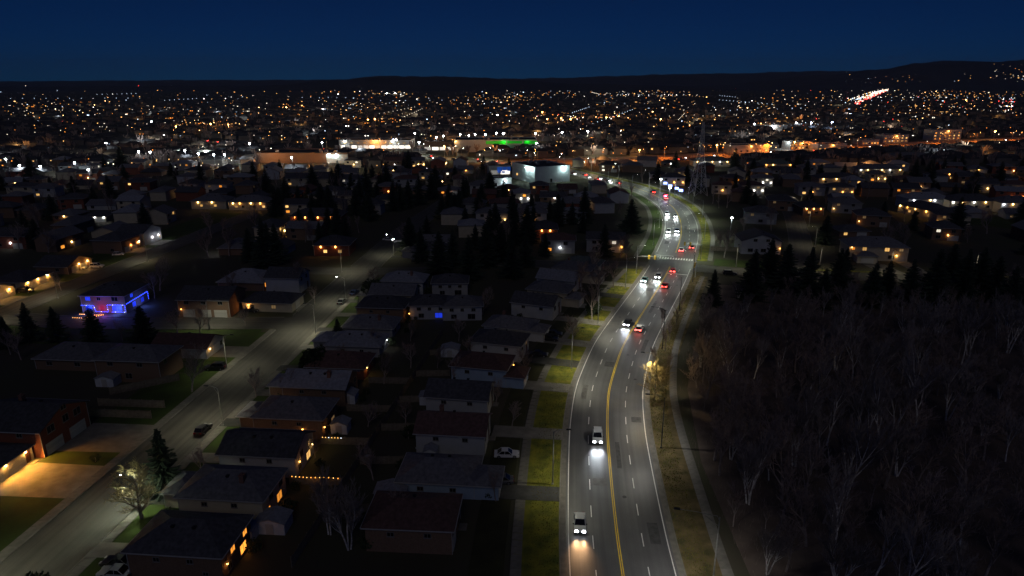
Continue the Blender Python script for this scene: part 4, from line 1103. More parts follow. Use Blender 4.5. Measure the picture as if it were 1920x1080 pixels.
for i, (x, y) in enumerate(MID):
    east = MAIN.near(x, y)[1] > 0
    wl = rr.choice(['white', 'cream', 'brown', 'brick', 'grey', 'brown', 'cream']); rf = rr.choice(['black', 'grey', 'grey', 'black', 'pale', 'red'])
    st = rr.choice([1, 2, 2]); kd = rr.choice(['hip', 'gable', 'hip'])
    front = rr.random() < (.62 if east else .5)
    W_ = rr.choice([11, 13, 15]); D_ = rr.choice([9, 10.5])
    z2 = 4.1 if st == 2 else 1.6
    plit = .42 if east else .26
    L_ = lambda: rr.choice(['warm', 'warm', 'orange', 'white', 'dim']) if rr.random() < plit else None
    ws = [('f', -W_ * .3, z2, 1.7, 1.3, L_()), ('f', W_ * .22, z2, 1.7, 1.3, L_())]
    if st == 2: ws.append(('f', -W_ * .28, 1.5, 2.0, 1.4, L_()))
    lamps = []
    if rr.random() < (.7 if east else .4):
        cl = rr.choice(['warm', 'warm', 'orange', 'warm', 'white'])
        for u in ((W_ * .05, W_ * .42) if rr.random() < .5 else (W_ * .05,)):
            lamps.append(('f', u, 2.4, cl, rr.choice([30, 60, 90]), 2.2))
    lamp_word = ('garage lamps' if lamps else 'no lamps')
    house(f'{WN[wl]} {"bungalow" if st == 1 else "two-storey house"} with {RN[rf]} {kd} roof and {lamp_word} {AREA(x, y)}', x, y, R(rr.uniform(-7, 7)) + (0 if front else R(rr.choice([-90, 90, 180]))) - (R(8) if east else 0),
          W_, D_, st, kd, 'x', rr.choice([2.0, 2.4]), wl, rf, 'suburban houses in the middle distance', ws, garages=((W_ * .24, 4.0),), lamps=lamps, vents=0, panels=False)

# ================================================================== commercial buildings
def unit_boxes(root, w, d, h, n, seed):
    q = random.Random(seed)
    for k in range(n):
        m = MB(); a = q.uniform(1.4, 2.6); b = q.uniform(1.4, 3); m.box(-a/2, a/2, -b/2, b/2, 0, 1.5); m.box(-a/2 - .08, a/2 + .08, -b/2 - .08, b/2 + .08, 1.5, 1.62); m.lathe([(.4, 1.62), (.4, 1.8)], 8)
        build('rooftop_unit', m, STEEL, root, (q.uniform(-w * .4, w * .4), q.uniform(-d * .35, d * .35), h + .002))
def big_building(label, x, y, rz, w, d, h, wallm, roofm, cat='building', name='store_building', shop=None, end=None, floods=(), windows=(), band=None, units=4):
    t = thing(name, label, cat, (x, y, 0), rz)
    m = MB(); m.box(-w/2, w/2, -d/2, d/2, 0, h); build('wall', m, wallm, t)
    m = MB()
    for a in ((-w/2 - .1, w/2 + .1, -d/2 - .1, -d/2 + .3), (-w/2 - .1, w/2 + .1, d/2 - .3, d/2 + .1), (-w/2 - .1, -w/2 + .3, -d/2 + .302, d/2 - .302), (w/2 - .3, w/2 + .1, -d/2 + .302, d/2 - .302)): m.box(*a, h - .25, h + .6)
    build('parapet', m, wallm, t)
    m = MB(); m.box(-w/2 + .302, w/2 - .302, -d/2 + .302, d/2 - .302, h + .001, h + .03); build('roof', m, roofm, t)
    unit_boxes(t, w, d, h + .03, units, int(w * 7 + d))
    if shop:
        n = max(2, int(w / 6))
        for k in range(n):
            u = -w/2 + w * (k + .5) / n
            m = MB(); m.box(-w / n * .42, w / n * .42, -.06, .02, .3, 3.2); build('shop_window', m, shop, t, (u, -d/2, 0))
    for (face, u, z, ww, hh, lit) in windows: add_window(t, face, u, z, ww, hh, w, d, lit)
    if band:
        for x0, x1, z0, z1 in ((-.12, .12, h - 3.4, h - .5), (.14, .32, h - 3.0, h - .6), (.34, .5, h - 3.4, h - .5), (-.1, .06, h * .22, h * .22 + 1.8), (.1, .24, h * .2, h * .2 + 1.3)):
            m = MB(); m.box(w * x0, w * x1, -d/2 - .22, -d/2 - .101, z0, z1); build('glow_band', m, band, t)  # low pair are glowing patches in place of diffuse light on the wall
    if end:
        m = MB(); m.box(w * .26, w/2 - .4, -d/2 - .14, -d/2 + .02, .2, h - .9); build('lit_end_panel', m, end, t)  # whiter panel puts the lit end of the front into colour
    for (u, face, pw, cl) in floods:
        xx, yy = on_face(face, u, w, d, .9)
        m = MB(); m.tube([(0, .9, 0), (0, 0, .3)], [.06, .06], 5); m.box(-.45, .45, -.3, .3, .3, .45)
        f = build('floodlight', m, DSTEEL, t, (xx, yy, h - .9), ROT[face]); flm = emat('green_wash_lens', (.05, 1, .1), 2) if cl[0] < .2 else (LENSO if cl[2] < .3 else FLOOD)
        m = MB(); m.lathe([(.1, -.2), (.55, -.05), (.6, .29)], 10); build('lens', m, flm, f)
        lamp_light('POINT', pw, cl, f, (0, -1.2, -.3), .4)
    return t
WCOM = mat('white_metal_cladding', (0.6, 0.66, 0.66), 0.6, 0.06, .3)
GCOM = mat('cream_cladding', (0.5, 0.5, 0.47), 0.7, 0.08, .2)
DROOF = mat('dark_flat_roof', (0.05, 0.052, 0.056), 0.9, 0.2, .1)
GREENB = emat('green_light_band', (0.02, 0.8, 0.04), .1)
SHOPW = emat('shop_window_white', (1.0, 0.93, 0.8), 1.1, rnd=.95)
SHOPO = emat('shop_window_orange', (1.0, 0.5, 0.15), 2.2, rnd=.7)
a_ = G(1003, 345); b_ = G(1068, 340); an = math.atan2(b_.y - a_.y, b_.x - a_.x)
W_ = (b_ - a_).length; D_ = 33
ctr = (a_ + b_) / 2 + Vector((-math.sin(an), math.cos(an), 0)) * D_ / 2
big_building('big white flat-roofed building with floodlit walls beside the bend', ctr.x, ctr.y, an, W_, D_, 10.5, WCOM, DROOF, floods=((8.5, 'f', 900, (.7, 1, .97)), (-6, 'l', 800, (.7, 1, .97)), (-13, 'l', 800, (.7, 1, .97))),
             windows=(('f', -1, 1.6, 1.6, 2.4, None), ('l', 9, 3.5, 2, 1.6, 'warm')), units=5)
p = G(938, 352)
big_building('low pale annex with lit wall in front of the big white building', p.x, p.y + 5, an * .5, 13, 9, 5.5, WCOM, DROOF, floods=((2, 'f', 260, (.8, 1, 1)),), windows=(('f', -4, 2, 1.6, 2, None),), units=1)
p = G(935, 326)
BLUEB = emat('blue_sign_light', (0.03, 0.16, 0.8), .22)
big_building('small shop with blue-lit sign band behind the big white building', p.x, p.y, .2, 16, 9, 6, GCOM, DROOF, shop=SHOPW, band=BLUEB, units=2)
p0, p1 = G(636, 279), G(765, 283)
big_building('long two-storey pale plaza with lit storefronts', (p0.x + p1.x) / 2, p0.y + 14, -.02, p1.x - p0.x, 26, 8, GCOM, DROOF, shop=SHOPW, floods=((-30, 'f', 260, (1, .95, .8)), (18, 'f', 260, (1, .95, .8))),
             windows=[('f', -30 + k * 6.6, 5.6, 3, 1.4, 'dim') for k in range(10)], units=6)
p0, p1 = G(852, 285), G(1005, 283)
big_building('large store with glowing green bands across its front', (p0.x + p1.x) / 2, p0.y + 14, .03, p1.x - p0.x, 30, 11, GCOM, DROOF, band=GREENB, floods=((-38, 'f', 500, (1, .6, .25)), (8, 'f', 420, (.1, 1, .15)), (30, 'f', 200, (.1, 1, .15))), units=8)
p0, p1 = G(482, 306), G(645, 310)
big_building('dark-roofed supermarket with a floodlit white end wall', (p0.x + p1.x) / 2, p0.y + 16, .02, p1.x - p0.x, 32, 8, WALLS['brown'], DROOF, end=WCOM, floods=((28, 'f', 700, (.85, 1, .92)), (22, 'f', 500, (.85, 1, .92))), units=7)  # unlit front kept brown, lit end whitened by colour
p0, p1 = G(795, 282), G(850, 284)
big_building('dark brick shop block with white-lit windows between plaza and green store', (p0.x + p1.x) / 2, p0.y + 8, 0, p1.x - p0.x, 16, 8, WALLS['brown'], DROOF, shop=SHOPW, units=2)
p0, p1 = G(325, 297), G(405, 297)
big_building('long pale school-like block glowing under parking floodlights', (p0.x + p1.x) / 2, p0.y + 12, 0, p1.x - p0.x, 20, 6.5, WCOM, DROOF, shop=SHOPW, floods=((-14, 'f', 1100, (1, 1, .85)), (10, 'f', 1100, (1, 1, .85))), units=3)
for k, (xa, xb, yy, hh, st) in enumerate([(1742, 1806, 263, 11, 3), (1650, 1706, 268, 8, 2), (1477, 1524, 281, 7, 2), (1527, 1590, 283, 6, 1), (1365, 1445, 287, 7, 1), (1612, 1650, 272, 5, 1)]):
    p0, p1 = G(xa, yy), G(xb, yy); w_ = p1.x - p0.x
    big_building(['three-storey apartment block washed in orange light by the avenue', 'two-storey lit block beside the orange apartment block', 'low brown block with orange lamps along the avenue',
                  'long low grey-roofed strip along the avenue', 'wide pale low building with a row of wall lamps', 'small flat shop at the avenue side'][k], (p0.x + p1.x) / 2, p0.y + 9, .25, w_, 14, hh, GCOM, DROOF, name='apartment_building' if st > 1 else 'store_building',
                 windows=[('f', -w_/2 + w_ * (i + .5) / 6, 1.8 + 3.2 * j, 2.0, 1.4, random.choice(['orange', 'warm', None, 'warm'])) for i in range(6) for j in range(st)], floods=((0, 'f', 420, (1, .26, .03)),) if k != 5 else (), units=2)
p0, p1 = G(1424, 247), G(1476, 247)
big_building('distant white shop with bright windows past the avenue', (p0.x + p1.x) / 2, p0.y + 12, 0, p1.x - p0.x, 20, 8, WCOM, DROOF, shop=SHOPW, floods=((0, 'f', 2500, (1, .9, .85)),), units=2)

# ================================================================== street lamps
def lamp_on(pth, s_, off, label, group, **k):
    q, an = pth.at(s_, off)
    az = an + (R(90) if off > 0 else -R(90))
    return street_lamp(q.x, q.y, az, label, group, **k)
def sM(y): 
    return min(range(len(MAIN.p)), key=lambda i: abs(MAIN.p[i].y - y) if MAIN.p[i].y < 500 else 1e9)
LW = (1.0, .97, .88)
street_lamp(27.4, 75.0, R(168), 'tall pole lamp with long arm over the near right kerb', 'arterial street lamps', H=10.6, arm=5.2, power=2700, col=LW, pole=CPOLE)
for k, y in enumerate([34, 111, 131, 162, 191, 221]):
    lamp_on(MAIN, MAIN.s[sM(y)], 9.8, f'dark pole lamp on the woods side verge, {ORD[5 - k]} south of the crossing' if k else 'pole lamp on the woods side verge south of the long-arm lamp', 'arterial street lamps', H=10.5, arm=2.8, power=2900, spot=140, tilt=10, col=LW, pole=DSTEEL)
for k, y in enumerate([56, 97, 143, 173, 206, 224]):
    lamp_on(MAIN, MAIN.s[sM(y)], -10.0, f'pole lamp on the house side verge, {ORD[k]} along the arterial row', 'arterial street lamps', H=10.2, arm=2.2, power=4700 if y > 100 else 2400, spot=134, tilt=13, col=(1, .95, .72), pole=STEEL)
n_ = 0
for s_ in range(int(XD) + 14, 690, 36):
    lamp_on(MAIN, s_, 10.0, 'steel pole lamp on the outer kerb of the far bend', 'bend street lamps', H=10.5, arm=2.8, power=5600, col=(.88, 1, .8), pole=STEEL, drop=s_ > 420)
    lamp_on(MAIN, s_ + 18, -10.0, 'steel pole lamp on the inner kerb of the far bend', 'bend street lamps', H=10.5, arm=2.8, power=5600, col=(.88, 1, .8), pole=STEEL, drop=s_ > 420)
LA = (1.0, .95, .66)
for (px, py, side, pw, lb) in [(60, 1130, -1, 700, 'lamp pole on the west kerb below the warm garage house'), (424, 798, 1, 650, 'curved-arm lamp beside the parked dark car'), (424, 690, -1, 500, 'lamp pole by the white garage end'),
                           (592, 627, 1, 1000, 'curved-arm lamp at the side street mouth'), (655, 570, 1, 850, 'lamp beside the parked cars near the corner'), (728, 480, 1, 500, 'lamp at the far end of the residential street'), (690, 512, -1, 600, 'lamp at the corner of the short side street')]:
    g = G(px, py); s_, _ = STA.near(g.x, g.y)
    lamp_on(STA, s_, 6.4 * side, lb, 'residential street lamps', H=8.2, arm=2.0, power=pw * 3.0, col=LA, pole=CPOLE, drop=px in (655, 728))
for (px, py, lb) in [(255, 490, 'bright lamp at the bend of the west back street'), (115, 560, 'lamp beside the blue-lit holiday house'), (30, 610, 'lamp at the west end of the back street')]:
    g = G(px, py); s_, _ = STB.near(g.x, g.y)
    lamp_on(STB, s_, 5.8, lb, 'west back street lamps', H=7.5, arm=1.8, power=1800, col=(1, .9, .6), pole=CPOLE, drop=True)
hd_ = G(226, 889, 7.3); street_lamp(hd_.x + 2.5, hd_.y - .6, R(167), 'lamp pole standing inside the lamp-lit maple', 'residential street lamps', H=6.9, arm=2.2, power=2600, col=(.92, 1, .74), pole=CPOLE, drop=True, spot=165)
lamp_light('POINT', 420, (.85, 1, .6), COL.objects[[o.name for o in COL.objects if o.get('label') == 'lamp pole standing inside the lamp-lit maple'][0]], (2.5, 0, 6.6), .15)
g = G(400, 612); street_lamp(g.x, 172.2, R(90), 'lamp on the side street facing the garage house', 'residential street lamps', H=8, arm=1.8, power=1500, col=LA, pole=CPOLE)
for (px, py, lb) in [(1385, 525, 'lamp on the cross street by the spruces'), (1560, 530, 'lamp on the cross street facing the double garage house'), (1700, 535, 'lamp on the cross street east of the double garage house'), (1880, 545, 'lamp at the east end of the cross street')]:
    g = G(px, py); s_, _ = STE.near(g.x, g.y); lamp_on(STE, s_, -6.3, lb, 'cross street lamps', H=8.5, arm=2, power=1100, col=(1, .88, .6), pole=CPOLE)
for k, y in enumerate([270, 315, 360]):
    q, an = STF.at(STF.near(120, y)[0], 5.4); street_lamp(q.x, q.y, an + R(90), 'lamp on the side street north of the crossing', 'side street lamps', H=8, arm=1.8, power=800, col=(1, .88, .6), pole=CPOLE)
g = G(1402, 410, 8); 
# orange avenue lamps
for k, s_ in enumerate(range(20, 780, 30)):
    lamp_on(CROSS, s_, -9.5 if k % 2 else 9.5, 'sodium lamp glowing orange on the far avenue', 'orange avenue lamps', H=10, arm=2.5, power=30000, spot=168, col=(1, .2, .015), pole=STEEL, lens=LENSO, drop=True)
for k, s_ in enumerate(range(int(MAIN.near(14, 547)[0]), int(MAIN.L) - 20, 40)):
    lamp_on(MAIN, s_, -10 if k % 2 else 10, 'sodium lamp on the arterial beyond the white building', 'orange arterial lamps', H=10, arm=2.5, power=5000, col=(1, .5, .1), pole=STEEL, lens=LENSO, drop=True)

# area lamps far away: mast, head, glowing globe
def mast_lamp(px, py, h, kind, label, group, power):
    g = G(px, py, h)
    t = thing('mast_lamp', label, 'street lamp', (g.x, g.y, 0), 0, group)
    D = g.y
    rad = .32 + D / 1500
    m = MB(); m.lathe([(.22, 0), (.18, .5), (.1, h - .3)], 6); build('pole', m, STEEL, t)
    m = MB(); m.box(-rad * 1.5, rad * 1.5, -.2, .2, h + rad * .55, h + rad * .55 + .15); m.lathe([(.1, h - .3), (.1, h + rad * .6)], 6); build('lamp_head', m, DSTEEL, t)
    em = {'w': FLOOD, 'o': LENSO, 'b': emat('mast_lens_blue', (.55, .7, 1.0), 60), 'y': emat('mast_lens_yellow', (1, .8, .45), 40)}[kind]
    m = MB(); m.lathe([(.1, h - rad * .6), (rad * .9, h - rad * .3), (rad, h + rad * .1), (rad * .6, h + rad * .5)], 8, 0, (0, -.35, 0)); build('lens', m, em, t)
    cl = {'w': (.85, .95, 1), 'o': (1, .45, .1), 'b': (.6, .75, 1), 'y': (1, .85, .5)}[kind]
    if power: lamp_light('POINT', power, cl, t, (0, -.5, h - rad - .6), .5)
W_LOTS = [(37, 310), (76, 312), (140, 305), (199, 268), (260, 284), (282, 285), (347, 282), (372, 288), (401, 290), (421, 290), (468, 269), (11, 298), (166, 318), (284, 228),
          (547, 295), (604, 267), (743, 261), (778, 250), (786, 267), (863, 252), (879, 254), (891, 252), (910, 252), (931, 250), (944, 250), (818, 257), (831, 255),
          (725, 175), (741, 175), (1004, 250), (1054, 248), (1102, 246), (1006, 268), (1414, 232), (1239, 336), (1493, 230), (1372, 408), (1256, 352)]
for (px, py) in W_LOTS:
    far = py < 240
    mast_lamp(px, py, 9 if py > 300 else 11, 'w', 'tall white area lamp over a parking lot among the far shops' if not far else 'white area lamp deep in the distant city', 'white area lamps' if not far else 'distant white area lamps', 0 if far else (300 if py > 320 else 1100))
for (px, py) in [(1521, 230), (1560, 229), (738, 262)]: mast_lamp(px, py, 12, 'b', 'bluish white mast lamp past the avenue', 'bluish mast lamps', 3000)
for (px, py) in [(833, 274), (1017, 210), (1026, 223), (1070, 223), (1160, 218), (1239, 223), (1199, 281), (1344, 272), (1866, 246), (1811, 187), (1490, 266), (537, 201), (690, 224), (703, 223), (428, 234), (395, 232), (330, 237), (1137, 220), (1052, 222)]:
    mast_lamp(px, py, 10, 'o', 'orange sodium mast lamp standing in the distant blocks', 'orange mast lamps', 4500 if py > 200 else 0)

# ================================================================== transmission tower, signals
tp = G(1308, 366)
t = thing('lattice_tower', 'tall steel lattice power tower beside the bend', 'tower', tp, R(12))
def lat(z): return 3.4 * (1 - z / 30) + .75 if z < 26 else 1.2 - (z - 26) * .05
zs = [0, 6, 11.5, 16.5, 21, 25, 28.5, 32, 35.5, 39, 42.5]
for sx, sy in ((-1, -1), (1, -1), (1, 1), (-1, 1)):
    m = MB(); m.tube([(sx * lat(z), sy * lat(z), z) for z in zs], [.17] * len(zs), 4); build('leg', m, TOWERM, t)
m = MB()
for a, b in zip(zs, zs[1:]):
    for (x0, y0, x1, y1) in ((-1, -1, 1, -1), (1, -1, 1, 1), (1, 1, -1, 1), (-1, 1, -1, -1)):
        m.tube([(x0 * lat(a), y0 * lat(a), a), (x1 * lat(b), y1 * lat(b), b)], [.09, .09], 3, cap=False)
        m.tube([(x1 * lat(a), y1 * lat(a), a), (x0 * lat(b), y0 * lat(b), b)], [.09, .09], 3, cap=False)
        m.tube([(x0 * lat(b), y0 * lat(b), b), (x1 * lat(b), y1 * lat(b), b)], [.09, .09], 3, cap=False)
build('bracing', m, TOWERM, t)
for z in (30, 35, 40):
    m = MB()
    for sg in (-1, 1): m.tube([(0, 0, z + 1), (sg * 5.5, 0, z)], [.1, .06], 4); m.tube([(0, 0, z - .4), (sg * 5.5, 0, z)], [.08, .06], 4); m.lathe([(.1, z - 1.2), (.14, z - .8), (.1, z - .1)], 6, 0, (sg * 5.4, 0, 0))
    build('cross_arm', m, TOWERM, t)
def signal(x, y, az, label, lit):
    t = thing('traffic_signal', label, 'traffic light', (x, y, 0), az, 'traffic signals at the crossing')
    m = MB(); m.lathe([(.22, 0), (.14, .4), (.1, 6.2)], 8); build('pole', m, STEEL, t)
    m = MB(); m.tube([(0, 0, 5.6), (2, 0, 6.0), (6.5, 0, 6.1)], [.09, .08, .06], 6); build('mast_arm', m, STEEL, t)
    for xx in (4.2, 6.3):
        m = MB(); m.box(xx - .2, xx + .2, -.18, .18, 5.2, 6.4); m.box(xx - .32, xx + .32, .02, .06, 5.05, 6.55); hd = build('signal_head', m, mat('signal_yellow', (.5, .33, .02), .6), t)
        for k, c_ in enumerate(('red', 'amber', 'green')):
            m = MB(); m.tube([(xx, -.18, 6.15 - k * .37), (xx, -.26, 6.15 - k * .37)], [.13, .13], 8)
            build('signal_lens', m, emat('signal_green_lit', (.1, 1, .45), 14) if (c_ == 'green' and lit) else mat('dark_lens_' + c_, {'red': (.08, .01, .01), 'amber': (.08, .05, .01), 'green': (.01, .06, .03)}[c_], .3), hd)
q, an = MAIN.at(XD + 13, 10); signal(q.x, q.y, an + R(90), 'steel mast-arm traffic signal on the far right corner of the crossing', True)
q, an = MAIN.at(XD - 12, -10.5); signal(q.x, q.y, an - R(90), 'steel mast-arm traffic signal on the near left corner of the crossing', False)
q, an = MAIN.at(XD - 12, 10); signal(q.x, q.y, an + R(180), 'steel mast-arm traffic signal on the near right corner of the crossing', False)
# sign and hydro boxes on the bend
def hoard(px, py, label):
    g = G(px, py); t = thing('lit_sign', label, 'sign', g, R(-30), 'blue sale lot signs')
    for x in (-.8, .8):
        m = MB(); m.box(x - .05, x + .05, -.05, .05, 0, 2.2); build('post', m, STEEL, t)
    m = MB(); m.box(-1.2, 1.2, -.08, .08, 2.2, 3.6); build('panel', m, emat('sign_blue', (.25, .35, 1), 5), t)
for px, py in [(1247, 352), (1256, 357), (1268, 362), (1276, 366)]: hoard(px, py, 'small glowing blue-white sign in a row beside the bend')

# ================================================================== cars
def put_car(px, py, label, lane, toward, kind, paint, group='moving cars on the arterial', **k):
    g = G(px, py, .5); s_, o_ = MAIN.near(g.x, g.y)
    q, an = MAIN.at(s_, lane)
    return car(label, q.x, q.y, an + (math.pi if toward else 0), kind, paint, True, not toward, group, .0205, **k)
put_car(1120, 818, 'silver suv with blue-white headlights driving beside the yellow line', -2.0, True, 'suv', 'silver', beam=480, bcol=(.85, .93, 1.0))
put_car(1089, 977, 'silver sedan with warm headlight pool beside the left edge line', -5.6, True, 'sedan', 'silver', beam=620, bcol=(1, .55, .25))
put_car(1182, 606, 'dark sedan with white headlights passing a red-tailed white car', -2.0, True, 'sedan', 'black', beam=330)
put_car(1205, 616, 'white hatchback with red tail lights beside the yellow line', 1.9, False, 'hatch', 'white', beam=400)
put_car(1208, 524, 'teal car with bright headlights in the outer lane at the crossing', -5.6, True, 'sedan', 'teal', beam=330, bcol=(.85, 1, 1))
put_car(1234, 519, 'grey suv with headlights in the inner lane at the crossing', -1.9, True, 'suv', 'grey', beam=330)
put_car(1249, 535, 'red sedan with red tail lights just south of the crossing', 1.9, False, 'sedan', 'red', beam=330)
put_car(1263, 508, 'red hatchback with red tail lights entering the crossing', 1.9, False, 'hatch', 'red', beam=330)
put_car(1279, 469, 'white sedan with red tail lights past the crosswalk beside the yellow line', 1.9, False, 'sedan', 'white', beam=500)
put_car(1297, 464, 'dark suv with red tail lights past the crosswalk in the kerb lane', 5.6, False, 'suv', 'black', beam=330)
put_car(1250, 434, 'white suv with headlights in the outer lane north of the crosswalk', -5.6, True, 'suv', 'white', beam=260)
put_car(1266, 432, 'blue sedan with headlights beside the yellow line north of the crosswalk', -1.9, True, 'sedan', 'blue', beam=260)
put_car(1252, 405, 'silver sedan with headlights coming round the bend in the inner lane', -1.9, True, 'sedan', 'silver', beam=260)
put_car(1244, 400, 'grey sedan with headlights coming round the bend in the outer lane', -5.6, True, 'sedan', 'grey', beam=240)
pc = put_car(1226, 372, 'patrol suv with purple roof lights on the bend', 1.9, False, 'suv', 'white', beam=500)
m = MB(); m.box(-.15, .15, -.6, -.02, 1.72, 1.88); lb_ = build('light_bar', m, emat('beacon_blue', (.15, .2, 1), 40), pc)
m = MB(); m.box(-.15, .15, .02, .6, 1.72, 1.88); build('light_bar', m, emat('beacon_red', (1, .05, .2), 40), pc)
lamp_light('POINT', 250, (.5, .15, 1.0), pc, (-.6, 0, 2.4), .3)
put_car(1218, 366, 'red sedan with tail lights ahead of the patrol suv', 5.6, False, 'sedan', 'red', beam=400)
put_car(1202, 361, 'dark hatchback with tail lights two ahead of the patrol suv', 1.9, False, 'hatch', 'black', beam=400)
for k, (px, py) in enumerate([(1134, 345), (1126, 343), (1118, 340), (1110, 337), (1101, 336), (1090, 333), (1080, 329), (1070, 326)]):
    put_car(px, py, 'small car queueing toward the bend with lights on', -5.6 if k % 2 else -1.9, k % 3 != 0, 'sedan', ['grey', 'white', 'black', 'red'][k % 4], 'queueing cars beyond the bend', beam=300)
for k, s_ in enumerate(range(int(MAIN.near(0, 556)[0]), int(MAIN.L) - 60, 13)):
    if (k * 7) % 5 == 0: continue
    tw = k % 2 == 0
    q, an = MAIN.at(s_ + (k * 5) % 7, -1.9 - 3.7 * ((k // 2) % 2) if tw else 1.9 + 3.7 * ((k // 2) % 2))
    car('far car in slow evening traffic past the big white building', q.x, q.y, an + (math.pi if tw else 0), 'sedan', ['grey', 'white', 'black', 'silver'][k % 4], True, not tw, 'far evening traffic', .0205, beam=250)
for k, s_ in enumerate(range(120, 720, 17)):
    if (k * 3) % 7 == 0: continue
    tw = k % 2 == 0; q, an = CROSS.at(s_ + (k * 5) % 9, -2.2 - 3.4 * ((k // 2) % 2) if tw else 2.2 + 3.4 * ((k // 2) % 2))
    car('far car in a line of traffic on the orange avenue', q.x, q.y, an + (math.pi if tw else 0), 'sedan', ['grey', 'white', 'black', 'silver'][k % 4], True, not tw, 'traffic on the orange avenue', .0125, beam=120)
def park(px, py, az, label, kind, paint, z=.0, **k):
    g = G(px, py, .4); return car(label, g.x, g.y, az, kind, paint, False, False, None, z, **k)
park(381, 806, R(85), 'dark car parked at the east kerb beside the curved-arm lamp', 'hatch', 'black', .012)
park(404, 690, R(185), 'dark suv parked on the driveway of the white garage end', 'suv', 'black', .0705)
park(641, 566, R(85), 'lamp-lit car parked at the kerb near the corner', 'sedan', 'grey', .012)
park(664, 549, R(85), 'blue car parked ahead of the lamp-lit car', 'sedan', 'blue', .012)
park(950, 853, R(0), 'white sedan parked across the pavement driveway', 'sedan', 'white', .1355)
park(938, 901, R(180), 'grey sedan parked on the dark driveway', 'sedan', 'grey', .052)
park(1030, 636, R(-10), 'black suv parked on the wide driveway', 'suv', 'black', .06)
park(1038, 626, R(-10), 'black sedan parked behind the black suv', 'sedan', 'black', .06)
park(1010, 665, R(-10), 'dark sedan parked in the unlit drive south of the black suv', 'sedan', 'black', .06)
park(222, 1054, R(175), 'dark sedan parked beside the black hip roofed brick house', 'sedan', 'black', .0)
park(217, 1074, R(175), 'silver-blue sedan parked next to the dark sedan', 'sedan', 'silver', .0)
park(48, 546, R(5), 'dark suv parked before the warm-lit twin garages', 'suv', 'black', .0705)
park(150, 503, R(5), 'white sedan parked on the wide pale driveway', 'sedan', 'white', .06)
park(182, 500, R(5), 'white suv parked beside the white sedan', 'suv', 'white', .06)
park(222, 477, R(15), 'small white car parked near the bright street lamp', 'hatch', 'white', .02)
park(1368, 513, R(-14), 'black suv waiting on the cross street', 'suv', 'black', .016)
park(470, 583, R(0), 'dark car parked before the glowing orange porch', 'sedan', 'black', .06)
g = G(728, 449, .5); car('white car with one bright headlight turning at the street end', g.x, g.y, R(-15), 'sedan', 'white', True, False, None, .015, beam=200)
park(1600, 377, R(20), 'parked silver car near the grey house', 'sedan', 'silver'); park(1555, 383, R(70), 'parked dark car near the side street end', 'sedan', 'black')

# ================================================================== trees
tree('spruce', 0, *G(312, 918)[:2], 'tall dark spruce standing at the kerb beside the maple', sc=.98)
g = G(266, 972); tree('maple', 0, g.x, g.y, 'wide bare maple lit green-white by the lamp in its crown', sc=1.15, rz=.6)
tree('bush', 0, *G(590, 700)[:2], 'large dark rounded evergreen at the bungalow corner', sc=2.0)
tree('bush', 1, *G(700, 565)[:2], 'tall dark evergreen bush beside the white corner house', sc=2.2)
tree('bare', 1, *G(705, 545)[:2], 'bare tree rising out of the dark evergreen bush', sc=.8)
tree('spruce', 2, *G(635, 640)[:2], 'slender dark spruce beside the dark grey bungalow', sc=.5)
g = G(360, 735); tree('bare', 2, g.x, g.y, 'bare pale-trunked tree on the corner lawn', sc=.95)
tree('shrub', 0, *G(180, 866)[:2], 'small lamp-lit shrub on the lawn between two driveways', sc=1.0)
tree('bush', 1, *G(70, 1130)[:2], 'dark evergreen bush at the bottom of the street', sc=1.4)
g = G(655, 1030); tree('clump', 0, g.x, g.y, 'pale multi-stemmed birch clump by the back fence', sc=.95)
g = G(628, 1010); tree('clump', 1, g.x - 1, g.y + 1, 'second pale birch clump right beside the first', sc=.85)
for k, (px, py, sc, lb) in enumerate([(58, 640, .85, 'pointed dark spruce west of the holiday house lawn'), (108, 640, .8, 'pointed dark spruce second west of the holiday house lawn'), (182, 665, 1.05, 'wide dark spruce directly before the holiday house'),
                                      (272, 645, .9, 'dark spruce at the side street bend'), (15, 650, .7, 'dark spruce at the far west lots')]):
    tree('spruce', k % 4, *G(px, py)[:2], lb, 'spruces around the holiday house', sc)
for k, (px, py, sc) in enumerate([(230, 640, .5), (335, 632, .75), (375, 625, .7), (20, 665, .6), (40, 675, .6), (300, 545, .9), (290, 560, .8), (430, 560, .8), (560, 545, .85), (430, 480, 1.0), (115, 545, .55), (590, 570, .5), (460, 610, .5)]):
    tree('bare', k % 5, *G(px, py)[:2], 'bare dark tree between the side streets', 'bare trees between the side streets', sc)
for k, (px, py, sc) in enumerate([(498, 500, 1.5), (520, 495, 1.25), (470, 490, 1.1), (825, 520, 1.35), (850, 500, 1.2), (880, 525, 1.3), (912, 500, 1.35), (940, 490, 1.2), (790, 490, 1.1), (770, 470, 1.1), (985, 500, 1.0), (960, 520, 1.1)]):
    tree('spruce', k % 4, *G(px, py)[:2], 'towering near-black spruce in the unlit middle blocks', 'tall spruces in the unlit blocks', sc)
SPR = [(1335, 585, .82), (1408, 575, 1.2), (1440, 545, 1.15), (1470, 560, 1.2), (1512, 575, 1.25), (1566, 570, 1.2), (1580, 545, .9), (1632, 585, 1.0), (1700, 590, 1.15), (1660, 570, .85), (1745, 590, 1.3), (1775, 560, 1.2), (1800, 580, 1.25), (1830, 570, 1.2), (1888, 600, 1.05), (1860, 575, 1.0), (1915, 590, .9), (1540, 590, .9)]
for k, (px, py, sc) in enumerate(SPR):
    tree('spruce', k % 4, *G(px, py - 12)[:2], 'dark spruce in the row along the cross street' if k else 'lone rounded spruce beside the pavement at the crossing', 'spruces along the cross street' if k else None, sc * 1.12)
